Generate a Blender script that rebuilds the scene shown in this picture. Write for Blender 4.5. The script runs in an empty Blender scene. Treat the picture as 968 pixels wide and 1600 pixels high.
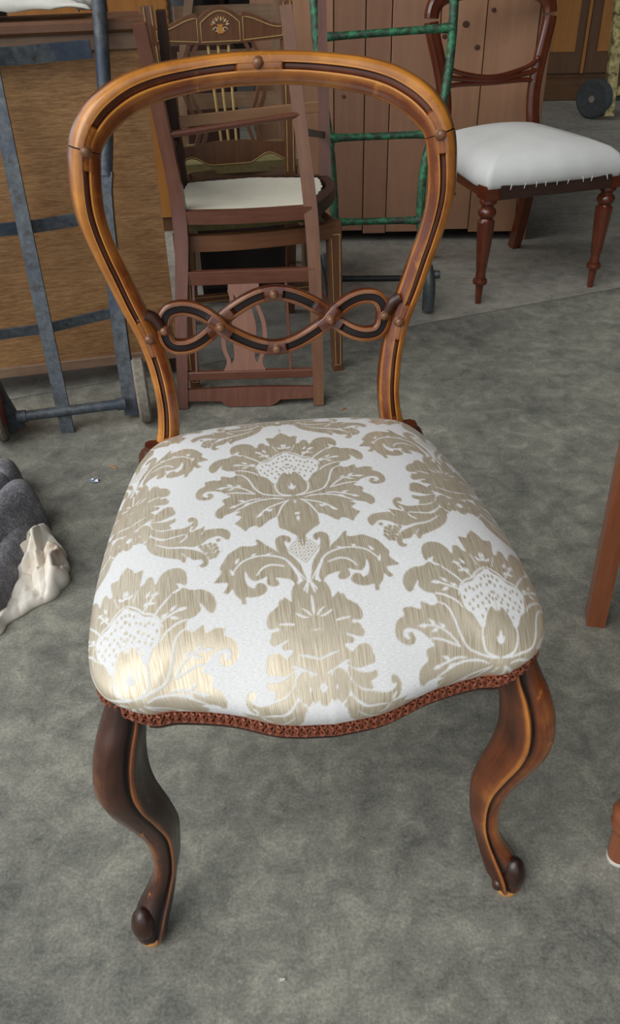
import bpy, bmesh, math, random
import numpy as np
from mathutils import Vector, Matrix

random.seed(7)
rng = np.random.default_rng(7)
D = math.pi / 180.0
scene = bpy.context.scene
col = scene.collection

# ------------------------------------------------------------------ camera
CAM_H, CAM_PITCH, CAM_ROLL, CAM_F = 1.003, 35.32 * D, -1.343 * D, 1280.0
cam_data = bpy.data.cameras.new('camera')
cam_data.sensor_fit = 'VERTICAL'
cam_data.sensor_height = 24.0
cam_data.lens = 24.0 * CAM_F / 1600.0
cam_data.clip_start = 0.02
cam = bpy.data.objects.new('camera', cam_data)
col.objects.link(cam)
cam.matrix_world = (Matrix.Translation((0, 0, CAM_H))
                    @ Matrix.Rotation(math.pi / 2 - CAM_PITCH, 4, 'X')
                    @ Matrix.Rotation(CAM_ROLL, 4, 'Z'))
scene.camera = cam

# ------------------------------------------------------------------ world, light, exposure
world = bpy.data.worlds.new('overcast_sky')
scene.world = world
world.use_nodes = True
_bg = world.node_tree.nodes['Background']
_bg.inputs['Color'].default_value = (0.90, 0.95, 1.0, 1)
_bg.inputs['Strength'].default_value = 0.85

sun = bpy.data.lights.new('hazy_sun', 'SUN')
sun.energy = 2.0
sun.angle = 55 * D
sun.color = (1.0, 0.97, 0.92)
sun_o = bpy.data.objects.new('hazy_sun', sun)
sun_o.rotation_euler = Vector((0.54, 0.48, -0.69)).to_track_quat('-Z', 'Y').to_euler()
col.objects.link(sun_o)

vs = scene.view_settings
vs.view_transform = 'Standard'
vs.look = 'None'
vs.gamma = 1.0
vs.use_curve_mapping = False
vs.exposure = 0.10

# ------------------------------------------------------------------ geometry helpers
def A(x): return np.asarray(x, float)

def spline(P, n):
    """Catmull-Rom through P, n samples at even arc length."""
    P = A(P)
    Q = np.vstack([2 * P[0] - P[1], P, 2 * P[-1] - P[-2]])
    out = []
    for i in range(len(P) - 1):
        p0, p1, p2, p3 = Q[i], Q[i + 1], Q[i + 2], Q[i + 3]
        t = np.linspace(0, 1, 24, endpoint=False)[:, None]
        out.append(.5 * ((2 * p1) + (-p0 + p2) * t + (2 * p0 - 5 * p1 + 4 * p2 - p3) * t ** 2
                         + (-p0 + 3 * p1 - 3 * p2 + p3) * t ** 3))
    out = np.vstack(out + [P[-1:]])
    return resample(out, n)

def resample(P, n):
    P = A(P)
    s = np.r_[0, np.cumsum(np.linalg.norm(np.diff(P, axis=0), axis=1))]
    q = np.linspace(0, s[-1], n)
    return np.stack([np.interp(q, s, P[:, k]) for k in range(P.shape[1])], 1)

def norm(v): 
    v = A(v)
    return v / (np.linalg.norm(v, axis=-1, keepdims=True) + 1e-12)

class Geo:
    def __init__(self):
        self.V, self.F, self.U, self.T = [], [], [], []   # verts, faces, loop uvs, vertex tone
        self.n = 0
    def add(self, V, F, UV=None, tone=None):
        V = A(V)
        for f in F:
            self.F.append(tuple(i + self.n for i in f))
            self.U.append([tuple(UV[i]) for i in f] if UV is not None else
                          [(V[i][2], V[i][0] + V[i][1]) for i in f])
        self.V.append(V)
        self.T.append(np.full(len(V), .5) if tone is None else np.broadcast_to(A(tone), (len(V),)).copy())
        self.n += len(V)
        return self
    def faces_uv(self, V, F, FUV, tone=None):
        for f, u in zip(F, FUV):
            self.F.append(tuple(i + self.n for i in f)); self.U.append(list(map(tuple, u)))
        self.V.append(A(V)); self.T.append(np.full(len(V), .5) if tone is None else A(tone)); self.n += len(V)
        return self
    def sweep(self, P, prof, up=(0, 0, 1), closed=False, cap=True, tone=None):
        P = A(P); n = len(P)
        prof = A(prof)
        if prof.ndim == 2: prof = np.broadcast_to(prof, (n,) + prof.shape)
        k = prof.shape[1]
        if closed:
            T = norm(np.roll(P, -1, 0) - np.roll(P, 1, 0))
        else:
            T = norm(np.gradient(P, axis=0))
        if isinstance(up, str):            # parallel transport
            N = np.zeros_like(P)
            r = A((0, 0, 1)) if abs(T[0][2]) < .9 else A((1, 0, 0))
            N[0] = norm(r - T[0] * (r @ T[0]))
            for i in range(1, n):
                v = N[i - 1] - T[i] * (N[i - 1] @ T[i]); N[i] = norm(v)
        else:
            N = np.broadcast_to(A(up), P.shape)
            N = norm(N - T * (N * T).sum(1, keepdims=True))
        S = np.cross(T, N)
        V = (P[:, None, :] + prof[:, :, :1] * S[:, None, :] + prof[:, :, 1:2] * N[:, None, :]).reshape(-1, 3)
        s = np.r_[0, np.cumsum(np.linalg.norm(np.diff(P, axis=0), axis=1))]
        m = prof[0]; per = np.r_[0, np.cumsum(np.linalg.norm(np.diff(np.vstack([m, m[:1]]), axis=0), axis=1))]
        F, FU = [], []
        last = n if closed else n - 1
        for i in range(last):
            j = (i + 1) % n
            si, sj = s[i], (s[j] if j > i else s[i] + np.linalg.norm(P[j] - P[i]))
            for a in range(k):
                b = (a + 1) % k
                F.append((i * k + a, j * k + a, j * k + b, i * k + b))
                FU.append([(si, per[a]), (sj, per[a]), (sj, per[a + 1]), (si, per[a + 1])])
        if cap and not closed:
            F.append(tuple(range(k))); FU.append([(prof[0][a][0] * .15, prof[0][a][1]) for a in range(k)])
            F.append(tuple((n - 1) * k + a for a in range(k - 1, -1, -1)))
            FU.append([(prof[-1][a][0] * .15, prof[-1][a][1]) for a in range(k - 1, -1, -1)])
        if tone is not None:
            tone = A(tone)
            if tone.ndim == 1 and len(tone) == k: tone = np.tile(tone, n)
            tone = tone.reshape(-1)
        return self.faces_uv(V, F, FU, tone if tone is not None else None)
    def tube(self, P, r, k=10, closed=False, tone=None):
        P = A(P); r = np.broadcast_to(A(r), (len(P),))
        a = np.arange(k) / k * 2 * np.pi
        c = np.stack([np.cos(a), np.sin(a)], 1)
        return self.sweep(P, r[:, None, None] * c[None], up='pt', closed=closed, tone=None if tone is None else np.full(len(P) * k, tone))
    def bar(self, p0, p1, w, d, up=(0, 0, 1), ch=.12, w1=None, d1=None):
        """chamfered rectangular bar p0->p1; w across, d along up."""
        w1 = w if w1 is None else w1; d1 = d if d1 is None else d1
        def pr(w, d):
            c = ch * min(w, d); x, y = w / 2, d / 2
            return [(-x + c, -y), (x - c, -y), (x, -y + c), (x, y - c), (x - c, y), (-x + c, y), (-x, y - c), (-x, -y + c)]
        return self.sweep([p0, p1], [pr(w, d), pr(w1, d1)], up=up)
    def box(self, lo, hi, ch=.004):
        lo, hi = A(lo), A(hi); c = (lo + hi) / 2; e = hi - lo
        ax = int(np.argmax(e)); o = [i for i in range(3) if i != ax]
        up = np.zeros(3); up[o[1]] = 1
        p0, p1 = c.copy(), c.copy(); p0[ax], p1[ax] = lo[ax], hi[ax]
        m = min(e[o[0]], e[o[1]])
        return self.bar(p0, p1, e[o[0]], e[o[1]], up=up, ch=min(.3, ch / max(m, 1e-6)))
    def lathe(self, prof, n=20, loc=(0, 0, 0), axis=(0, 0, 1), tone=None, flute=None):
        """prof (r, h) pairs; flute(h, ang)->radius factor."""
        prof = A(prof); k = len(prof)
        ax = norm(A(axis)); r = A((1, 0, 0)) if abs(ax[0]) < .9 else A((0, 1, 0))
        e1 = norm(r - ax * (r @ ax)); e2 = np.cross(ax, e1)
        V, F, FU = [], [], []
        for i in range(n):
            a = i / n * 2 * np.pi
            for (rr, h) in prof:
                q = rr * (flute(h, a) if flute else 1)
                V.append(A(loc) + ax * h + q * (math.cos(a) * e1 + math.sin(a) * e2))
        for i in range(n):
            j = (i + 1) % n
            for a in range(k - 1):
                F.append((i * k + a, j * k + a, j * k + a + 1, i * k + a + 1))
                h0, h1 = prof[a][1], prof[a + 1][1]
                FU.append([(h0, i / n * .12), (h0, (i + 1) / n * .12), (h1, (i + 1) / n * .12), (h1, i / n * .12)])
        for e in (0, k - 1):
            if prof[e][0] > 1e-5:
                f = tuple(i * k + e for i in range(n)); F.append(f); FU.append([(V[q][0], V[q][1]) for q in f])
        return self.faces_uv(V, F, FU, None if tone is None else np.full(len(V), tone))
    def ellipsoid(self, c, r, nu=14, nv=10, tone=None):
        V, F = [], []
        for j in range(nv + 1):
            p = math.pi * j / nv
            for i in range(nu):
                a = 2 * math.pi * i / nu
                V.append((c[0] + r[0] * math.sin(p) * math.cos(a), c[1] + r[1] * math.sin(p) * math.sin(a), c[2] + r[2] * math.cos(p)))
        for j in range(nv):
            for i in range(nu):
                F.append((j * nu + i, j * nu + (i + 1) % nu, (j + 1) * nu + (i + 1) % nu, (j + 1) * nu + i))
        return self.add(V, F, tone=tone)
    def prism(self, poly, thick, origin=(0, 0, 0), ex=(1, 0, 0), ey=(0, 0, 1)):
        """2-D polygon extruded by thick along ex x ey (both ways)."""
        o, ex, ey = A(origin), norm(ex), norm(ey); en = np.cross(ex, ey); poly = A(poly); k = len(poly)
        f = [o + p[0] * ex + p[1] * ey + en * thick / 2 for p in poly]
        b = [o + p[0] * ex + p[1] * ey - en * thick / 2 for p in poly]
        F = [tuple(range(k)), tuple(range(2 * k - 1, k - 1, -1))]
        FU = [[(p[1], p[0]) for p in poly], [(p[1], p[0]) for p in poly[::-1]]]
        for i in range(k):
            j = (i + 1) % k
            F.append((i, k + i, k + j, j)); FU.append([(poly[i][1], 0), (poly[i][1], thick), (poly[j][1], thick), (poly[j][1], 0)])
        return self.faces_uv(f + b, F, FU)
    def moved(self, M):
        M = np.array(M)
        self.V = [v @ M[:3, :3].T + M[:3, 3] for v in self.V]
        return self

def boxed(V):
    return A(V)

def link(name, g, mat, parent=None, smooth=None, normals=True, angle=38):
    me = bpy.data.meshes.new(name)
    V = np.vstack(g.V)
    me.from_pydata(V.tolist(), [], g.F)
    uvl = me.uv_layers.new(name='UVMap')
    uvl.data.foreach_set('uv', np.array([c for f in g.U for c in f], 'f').ravel())
    at = me.attributes.new('tone', 'FLOAT', 'POINT')
    at.data.foreach_set('value', np.concatenate(g.T).astype('f'))
    if normals:
        bm = bmesh.new(); bm.from_mesh(me)
        bmesh.ops.recalc_face_normals(bm, faces=bm.faces)
        if smooth is not False:
            for f in bm.faces: f.smooth = True
            lim = math.radians(angle)
            for e in bm.edges:
                if len(e.link_faces) == 2 and e.calc_face_angle(0) > lim: e.smooth = False
        bm.to_mesh(me); bm.free()
    me.materials.append(mat)
    o = bpy.data.objects.new(name, me)
    col.objects.link(o)
    if parent is not None: o.parent = parent
    return o

def tag(o, label=None, cat=None, group=None, kind=None):
    if label: o['label'] = label
    if cat: o['category'] = cat
    if group: o['group'] = group
    if kind: o['kind'] = kind
    return o

class Thing:
    """An Empty at a thing's base; parts are authored in its own axes, or in world axes with world=True."""
    def __init__(self, name, label, cat, loc=(0, 0, 0), rz=0.0, group=None):
        self.loc, self.rz = A(loc), rz
        o = bpy.data.objects.new(name, None)
        o.empty_display_size = .05
        col.objects.link(o)
        o.location = loc; o.rotation_euler = (0, 0, rz)
        tag(o, label, cat, group)
        self.o = o
    def part(self, name, g, mat, world=False, parent=None, smooth=None, label=None, **kw):
        if world:
            g.moved(Matrix.Rotation(-self.rz, 4, 'Z') @ Matrix.Translation(-Vector(self.loc)))
        p = link(name, g, mat, parent or self.o, smooth, **kw)
        if label: p['label'] = label
        return p

def solo(name, label, cat, g, mat, loc=(0, 0, 0), group=None, kind=None, **kw):
    g.moved(Matrix.Translation(-Vector(loc)))
    o = link(name, g, mat, None, **kw)
    o.location = loc
    return tag(o, label, cat, group, kind)

def structure(name, g, mat, parent=None, **kw):
    o = link(name, g, mat, parent, **kw)
    if parent is None: o['kind'] = 'structure'
    return o

# ------------------------------------------------------------------ materials
class N:
    """tiny node-tree writer"""
    def __init__(self, name):
        self.m = bpy.data.materials.new(name); self.m.use_nodes = True
        self.t = self.m.node_tree; self.b = self.t.nodes['Principled BSDF']
    def n(self, kind, **props):
        nd = self.t.nodes.new(kind)
        for k, v in props.items():
            if k.startswith('i_'):
                nd.inputs[k[2:].replace('_', ' ')].default_value = v
            else: setattr(nd, k, v)
        return nd
    def l(self, a, b): self.t.links.new(a, b)
    def uv(self, scale):
        u = self.n('ShaderNodeUVMap'); m = self.n('ShaderNodeMapping'); m.inputs['Scale'].default_value = scale
        self.l(u.outputs[0], m.inputs['Vector']); return m.outputs[0]
    def obj(self, scale=(1, 1, 1)):
        u = self.n('ShaderNodeTexCoord'); m = self.n('ShaderNodeMapping'); m.inputs['Scale'].default_value = scale
        self.l(u.outputs['Object'], m.inputs['Vector']); return m.outputs[0]
    def noise(self, vec, scale, detail=4, rough=.55, dist=0):
        nd = self.n('ShaderNodeTexNoise'); nd.inputs['Scale'].default_value = scale
        nd.inputs['Detail'].default_value = detail; nd.inputs['Roughness'].default_value = rough
        nd.inputs['Distortion'].default_value = dist
        self.l(vec, nd.inputs['Vector']); return nd.outputs['Fac']
    def ramp(self, fac, stops):
        r = self.n('ShaderNodeValToRGB'); e = r.color_ramp.elements
        while len(e) < len(stops): e.new(.5)
        for el, (p, c) in zip(e, stops):
            el.position = p; el.color = (*c, 1) if len(c) == 3 else c
        self.l(fac, r.inputs[0]); return r.outputs[0]
    def mix(self, a, b, fac, mode='MIX'):
        m = self.n('ShaderNodeMix', data_type='RGBA', blend_type=mode)
        for s, v in ((m.inputs[6], a), (m.inputs[7], b)):
            if hasattr(v, 'node'): self.l(v, s)
            else: s.default_value = (*v, 1)
        if hasattr(fac, 'node'): self.l(fac, m.inputs[0])
        else: m.inputs[0].default_value = fac
        return m.outputs[2]
    def math(self, op, a, b=0.0, c=None, clamp=False):
        m = self.n('ShaderNodeMath', operation=op); m.use_clamp = clamp
        for s, v in zip(m.inputs, (a, b, c)):
            if v is None: continue
            if hasattr(v, 'node'): self.l(v, s)
            else: s.default_value = v
        return m.outputs[0]
    def attr(self, name):
        a = self.n('ShaderNodeAttribute'); a.attribute_name = name; return a.outputs['Fac']
    def bump(self, h, strength, dist=.002):
        b = self.n('ShaderNodeBump'); b.inputs['Strength'].default_value = strength; b.inputs['Distance'].default_value = dist
        self.l(h, b.inputs['Height']); self.l(b.outputs[0], self.b.inputs['Normal'])
    def out(self, color=None, rough=None, **kw):
        for k, v in (('Base Color', color), ('Roughness', rough)):
            if v is None: continue
            if hasattr(v, 'node'): self.l(v, self.b.inputs[k])
            else: self.b.inputs[k].default_value = (*v, 1) if k == 'Base Color' else v
        for k, v in kw.items():
            s = self.b.inputs[k.replace('_', ' ')]
            if hasattr(v, 'node'): self.l(v, s)
            else: s.default_value = v
        return self.m

def S(r, g, b):
    """sRGB 0-255 -> linear"""
    f = lambda c: (c / 255 / 12.92) if c / 255 <= .04045 else ((c / 255 + .055) / 1.055) ** 2.4
    return (f(r), f(g), f(b))

def wood(name, dark, mid, light, rough=.35, grain=1.0, fine=1.0, wear=.5, coat=.0, bias=0.0, patch=0.0):
    """tone attribute: 0 stained, .5 body, 1 rubbed bare; noise along the UV length."""
    w = N(name)
    g1 = w.noise(w.uv((5 * grain, 70 * grain, 1)), 1.0, 6, .6, .6)
    g2 = w.noise(w.uv((18 * fine, 420 * fine, 1)), 1.0, 3, .6)
    blot = w.noise(w.obj(), 16, 4, .6)
    t = w.attr('tone')
    x = w.math('MULTIPLY_ADD', g1, .55, t)
    x = w.math('MULTIPLY_ADD', g2, .22, x)
    x = w.math('MULTIPLY_ADD', blot, wear, x)
    x = w.math('SUBTRACT', x, .385 + wear * .5 - bias, clamp=True)
    if patch:                                                       # rubbed-through spots, only where some tone is left
        pz = w.noise(w.obj((1, 1, .55)), 34, 7, .7, .4)
        pm = w.n('ShaderNodeMapRange', interpolation_type='SMOOTHSTEP'); w.l(pz, pm.inputs[0])
        pm.inputs[1].default_value = .60; pm.inputs[2].default_value = .70
        x = w.math('MULTIPLY_ADD', w.math('MULTIPLY', pm.outputs[0], w.math('MULTIPLY_ADD', t, 2.0, -.25, clamp=True)), patch, x, clamp=True)
    c = w.ramp(x, [(0.0, dark), (.45, mid), (.75, tuple(.5 * (a + b) for a, b in zip(mid, light))), (1.0, light)])
    w.bump(g2, .12, .001)
    lack = w.math('MULTIPLY_ADD', t, -.9, .42, clamp=True)          # old stain in the cut channels has lost its polish
    r = w.math('ADD', w.math('MULTIPLY_ADD', blot, .22, rough - .12), lack)
    cw = w.math('MULTIPLY', w.math('MULTIPLY_ADD', t, 2.4, -.35, clamp=True), coat)
    return w.out(c, r, Coat_Weight=cw, Coat_Roughness=.14)

def plain(name, c, rough=.6, var=.25, scale=30, c2=None, metal=0.0, bump=.0, detail=5, sharp=None):
    w = N(name)
    nz = w.noise(w.obj(), scale, detail, .62)
    c2 = c2 or tuple(v * (1 - var) for v in c)
    lo, hi = sharp or (.35, .65)
    k = w.ramp(nz, [(lo, c2), (hi, c)])
    if bump: w.bump(nz, bump, .002)
    return w.out(k, rough, Metallic=metal)

# ------------------------------------------------------------------ the shed: floor slabs, back wall, light-blocking side walls, roof
def concrete(name, a, b, c, seed):
    w = N(name)
    v = w.obj()
    m = w.n('ShaderNodeMapping'); m.inputs['Location'].default_value = (seed, seed * 2, 0); w.l(v, m.inputs['Vector']); v = m.outputs[0]
    big = w.noise(v, 3.2, 5, .62, .4)
    mid = w.noise(v, 21, 10, .76, .5)
    streak = w.noise(w.obj((5, 16, 1)), 1.0, 5, .7, .8)
    finen = w.noise(v, 230, 3, .7)
    k = w.math('MULTIPLY_ADD', big, .62, w.math('MULTIPLY_ADD', mid, 1.0, w.math('MULTIPLY', finen, .6)))
    k = w.math('MULTIPLY_ADD', streak, .25, k)
    colr = w.ramp(w.math('SUBTRACT', k, .80, clamp=True), [(.20, a), (.46, b), (.76, c)])
    spk = w.ramp(w.noise(v, 75, 2, .5), [(.76, (0, 0, 0)), (.80, (1, 1, 1))])
    colr = w.mix(colr, S(196, 195, 184), w.math('MULTIPLY', spk, .35))
    w.bump(w.math('MULTIPLY_ADD', mid, .5, finen), .25, .0015)
    return w.out(colr, .68)
M_slab1 = concrete('worn_concrete', S(88, 89, 84), S(128, 128, 119), S(174, 172, 156), 0.0)
M_slab2 = concrete('pale_concrete', S(112, 111, 104), S(148, 146, 138), S(172, 171, 162), 3.0)
M_edge = concrete('pale_slab_edge', S(120, 119, 111), S(154, 152, 143), S(178, 177, 166), 5.0)
M_joint = plain('joint_filler', S(92, 90, 84), .9, .4, 60)

# joint between the two pours runs through these two floor points
JA, JB = A((.322, 2.396)), A((1.064, 2.682))
jd = norm(JB - JA); jn = A((-jd[1], jd[0]))
fl = Geo()
def slab(poly, z0, z1):
    g = Geo(); k = len(poly)
    V = [(x, y, z1) for x, y in poly] + [(x, y, z0) for x, y in poly]
    F = [tuple(range(k)), tuple(range(2 * k - 1, k - 1, -1))] + [(i, k + i, k + (i + 1) % k, (i + 1) % k) for i in range(k)]
    return g.add(V, F)
def jp(t, off): return tuple(JA + jd * t + jn * off)
floor = structure('floor', slab([(-7, -6), (7, -6), jp(7, -.004), jp(-8.2, -.004)], -.12, 0), M_slab1, smooth=False)
structure('floor_slab', slab([jp(-8.2, .004), jp(7, .004), (7, 9.5), (-7, 9.5)], -.12, .0), M_slab2, parent=floor, smooth=False)
structure('slab_edge', slab([jp(-.1, .004), jp(7, .004), jp(7, .052), jp(.6, .045), jp(.2, .03)], -.12, .0006), M_edge, parent=floor, smooth=False)
structure('joint_strip', slab([jp(-8.2, -.004), jp(7, -.004), jp(7, .004), jp(-8.2, .004)], -.12, -.003), M_joint, parent=floor, smooth=False)

M_wall = plain('dark_cladding', S(74, 66, 58), .85, .35, 6)
structure('wall_back', Geo().box((-7, 9.3, 0), (7, 9.42, 4.2)), M_wall)
structure('shade_wall_right', Geo().box((2.0, -3.5, 0), (2.12, 4.6, 4.2)), M_wall)  # unseen wall set close in to darken the right side
structure('shade_wall_left', Geo().box((-2.1, 4.2, 0), (-2.0, 9.3, 4.2)), M_wall)  # added to keep daylight off the furniture at the back
M_roof = plain('roof_sheeting', S(120, 118, 112), .8, .2, 3)
structure('ceiling', Geo().box((-1.9, 0.3, 4.2), (7, 9.5, 4.26)), M_roof)  # unseen roof, its open edges placed to steer the daylight

# ------------------------------------------------------------------ the balloon-back chair in the foreground
M_frame = wood('rubbed_walnut', S(32, 13, 8), S(108, 50, 20), S(208, 138, 54), .24, 1.0, 1.0, .75, coat=.6, bias=-.02, patch=.22)
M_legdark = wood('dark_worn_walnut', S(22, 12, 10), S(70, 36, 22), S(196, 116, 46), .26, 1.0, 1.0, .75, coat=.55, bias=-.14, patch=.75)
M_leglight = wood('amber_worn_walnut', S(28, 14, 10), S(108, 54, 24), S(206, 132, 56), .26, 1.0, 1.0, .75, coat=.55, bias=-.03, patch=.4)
M_knot = wood('dark_polished_walnut', S(24, 12, 9), S(84, 38, 20), S(192, 122, 54), .24, 1.0, 1.0, .35, coat=.5, bias=-.08)
M_boss = plain('turned_walnut_boss', S(134, 90, 62), .22, .5, 120)
M_bare = wood('bare_wood', S(150, 96, 48), S(196, 140, 78), S(222, 172, 110), .6)

chair = Thing('balloon_back_chair', 'walnut balloon-back chair with cream and taupe damask seat and cabriole front legs', 'chair',
              (0.0133, 0.5794, 0), 6.74 * D)
ZS = [.30, .403, .574, .70, .803, .95]; YS = [.402, .418, .4445, .453, .4565, .468]
def back_y(x, z):
    x, z = A(x), A(z)
    return np.interp(z, ZS, YS) + .050 * np.clip(1 - (x / .215) ** 2, 0, None) * np.clip((z - .50) / .33, 0, 1)

OUT = A([(0, .891), (.04, .890), (.08, .887), (.125, .881), (.157, .873), (.183, .860), (.202, .845), (.216, .825), (.224, .804),
         (.2275, .785), (.2295, .760), (.2295, .735), (.225, .707), (.217, .677), (.208, .648), (.198, .617), (.188, .591),
         (.179, .564), (.172, .533), (.168, .500), (.1675, .475), (.171, .445), (.176, .425), (.181, .395)])
INN = A([(0, .8545), (.035, .854), (.072, .851), (.108, .846), (.137, .838), (.158, .828), (.173, .817), (.185, .805), (.190, .795),
         (.1925, .780), (.1955, .755), (.196, .732), (.193, .708), (.187, .683), (.178, .655), (.168, .622), (.159, .595),
         (.151, .568), (.144, .538), (.140, .507), (.139, .475), (.141, .445), (.146, .425), (.150, .395)])
half = spline(np.hstack([(OUT + INN) / 2, np.linalg.norm(OUT - INN, axis=1)[:, None]]), 520)   # x, z, width
s_half = np.r_[0, np.cumsum(np.linalg.norm(np.diff(half[:, :2], axis=0), axis=1))]
i_joint = int(np.argmin(np.abs(half[:, 1] - .801) + (half[:, 0] < .15)))
s_joint = s_half[i_joint]

def frame_run(rows, sgn, grooves, flip, groove_tone, thick=.021):
    """rows (x,z,w) ordered; grooves = list of (s0,s1) half-path arc ranges that are cut."""
    pass

PROF = [(-.5, -21, .45), (-.5, -7, .70), (-.455, .5, .85), (-.36, 4.0, .80), (-.25, 5.4, .70), (-.195, 5.7, .98), (-.18, 5.3, .98), (-.168, 'g0', .06),
        (-.125, 'g1', .30), (-.02, 'g1', .30), (.022, 'g0', .06), (.036, 5.1, .98), (.055, 5.4, 1.0), (.10, 5.2, .62), (.24, 4.3, .48), (.38, 2.2, .52),
        (.47, -1.2, .85), (.5, -8, .55), (.5, -21, .35), (.42, -23, .3), (-.42, -23, .3)]
def frame_geo(x, z, w, s, grooves, mirror, gt, body):
    """moulded member: x,z,w,s arrays along the half path; groove where s lies inside a range."""
    y = back_y(x, z)
    P = np.stack([x, y, z], 1)
    e = 1e-3
    nx = (back_y(x + e, z) - back_y(x - e, z)) / (2 * e); nz = (back_y(x, z + e) - back_y(x, z - e)) / (2 * e)
    Nn = norm(np.stack([nx, -np.ones_like(x), nz], 1))
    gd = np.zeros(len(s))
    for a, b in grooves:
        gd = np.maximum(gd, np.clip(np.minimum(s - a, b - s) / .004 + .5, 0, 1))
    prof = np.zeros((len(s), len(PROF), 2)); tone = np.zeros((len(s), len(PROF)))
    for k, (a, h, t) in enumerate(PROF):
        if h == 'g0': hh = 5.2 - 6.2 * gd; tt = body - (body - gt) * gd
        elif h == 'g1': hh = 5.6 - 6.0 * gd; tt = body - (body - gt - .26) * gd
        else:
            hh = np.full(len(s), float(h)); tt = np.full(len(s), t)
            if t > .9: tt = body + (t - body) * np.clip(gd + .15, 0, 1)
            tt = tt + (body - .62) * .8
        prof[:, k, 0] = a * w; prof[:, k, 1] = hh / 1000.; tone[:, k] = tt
    g = Geo(); g.sweep(P, prof, up=Nn, tone=tone)
    return g
# which way S = T x N points: on the right half going down the arch, T x N must run outer -> inner
def run(i0, i1, mirror, grooves, gt, body):
    sl = slice(i0, i1)
    x, z, w, s = half[sl, 0], half[sl, 1], half[sl, 2], s_half[sl]
    return frame_geo(x, z, w, s, grooves, mirror, gt, body)
# crest rail: full arch between the joints
ic = i_joint
xx = np.r_[-half[1:ic][::-1, 0], half[:ic, 0]]; zz = np.r_[half[1:ic][::-1, 1], half[:ic, 1]]
ww = np.r_[half[1:ic][::-1, 2], half[:ic, 2]]; ss = np.r_[-s_half[1:ic][::-1], s_half[:ic]]
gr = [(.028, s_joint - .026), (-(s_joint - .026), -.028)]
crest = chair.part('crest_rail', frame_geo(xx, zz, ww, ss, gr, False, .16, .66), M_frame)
stiles = []
for sg in (1, -1):
    i0 = i_joint
    x, z, w, s = half[i0:, 0], half[i0:, 1], half[i0:, 2], s_half[i0:]
    s_b = s_half[int(np.argmin(np.abs(half[:, 1] - .573)))]
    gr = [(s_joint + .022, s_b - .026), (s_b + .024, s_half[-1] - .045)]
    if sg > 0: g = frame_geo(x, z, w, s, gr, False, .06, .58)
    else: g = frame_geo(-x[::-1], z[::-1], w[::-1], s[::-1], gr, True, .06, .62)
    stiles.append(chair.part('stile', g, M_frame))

def boss(x, z, r=.0062, off=.0062, parent=None, y=None, mat=None):
    yy = float(back_y(x, z)) if y is None else y
    g = Geo()
    pr = [(r * 1.25, -.004), (r * 1.25, 0), (r * 1.05, .001), (r, .0022), (r * .85, .0042), (r * .5, .0058), (0.0002, .0063)]
    g.lathe(pr, 14, (x, yy - off + .001, z), (0, -1, .08))
    return chair.part('boss', g, mat or M_boss, parent=parent)
boss(-.002, .879, parent=crest, off=.0055)
for sg, st in zip((1, -1), stiles):
    sl = slice(i_joint - 1, i_joint + 1)
    x, z, w, s = half[sl, 0], half[sl, 1], half[sl, 2] * .95, s_half[sl]
    g = frame_geo(x, z, w, s, [], False, 0, 0) if sg > 0 else frame_geo(-x[::-1], z[::-1], w[::-1], s[::-1], [], True, 0, 0)
    g.T = [np.zeros_like(a_) for a_ in g.T]; g.moved(Matrix.Translation((0, .0009, 0)))
    chair.part('joint_seam', g, M_legdark, parent=st)
    boss(sg * .2085, .802, parent=st, off=.0055)
    boss(sg * .1655, .574, parent=st, off=.0055)
    # scrolled shoulder where the stile lands on the seat rail
    g = Geo()
    c = A((sg * .181, .404, .415))
    th = np.linspace(0, 2 * np.pi * 1.35, 46)
    rr = np.linspace(.0165, .004, 46)
    pts = np.stack([c[0] + sg * rr * np.cos(th - .6), np.full(46, c[1]) - np.linspace(0, .004, 46), c[2] + rr * np.sin(th - .6)], 1)
    g.sweep(pts, [(-.013, -.003), (.013, -.003), (.013, .003), (-.013, .003)], up=norm(pts - c + 1e-6), tone=np.full(46 * 4, .42))
    g.lathe([(.0002, -.014), (.013, -.014), (.0135, .008), (.0125, .011), (.0002, .0115)], 18, c, (0, -1, 0), tone=.35)
    g.bar(c + A((-sg * .006, .006, -.05)), c + A((-sg * .010, .010, .02)), .036, .026, up=(0, -1, 0), ch=.25)
    vol = chair.part('volute', g, M_knot, parent=st)
    boss(c[0], c[2], r=.0055, off=.0118, parent=vol, y=c[1], mat=M_knot)

# ---- the interlaced knot between the stiles
t = np.linspace(0, 2 * np.pi, 480, endpoint=False)
KX, KZ0 = .1455, .5835
kx = KX * np.cos(t)
amp = .0345 - .0100 * np.clip(np.abs(kx) / .126, 0, 1) ** 1.5
kz = KZ0 + amp * np.sign(np.sin(3 * t)) * np.abs(np.sin(3 * t)) ** .82
over = np.where(t < np.pi, 1.0, -1.0)
near = np.exp(-((np.abs(kx) - KX / 2) / .020) ** 2)
ky = back_y(kx, kz) - over * near * .0058 - .002
marks = [np.pi / 2, 3 * np.pi / 2, 0, np.pi, np.pi / 3, 2 * np.pi / 3, 4 * np.pi / 3, 5 * np.pi / 3]
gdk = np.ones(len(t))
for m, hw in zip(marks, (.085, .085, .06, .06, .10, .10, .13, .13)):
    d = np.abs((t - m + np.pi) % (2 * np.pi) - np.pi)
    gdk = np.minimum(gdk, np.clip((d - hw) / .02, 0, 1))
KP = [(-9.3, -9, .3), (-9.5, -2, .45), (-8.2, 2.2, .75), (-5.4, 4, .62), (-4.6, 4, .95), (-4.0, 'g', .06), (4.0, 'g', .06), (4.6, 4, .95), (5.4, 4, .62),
      (8.2, 2.2, .75), (9.5, -2, .45), (9.3, -9, .3)]
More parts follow.
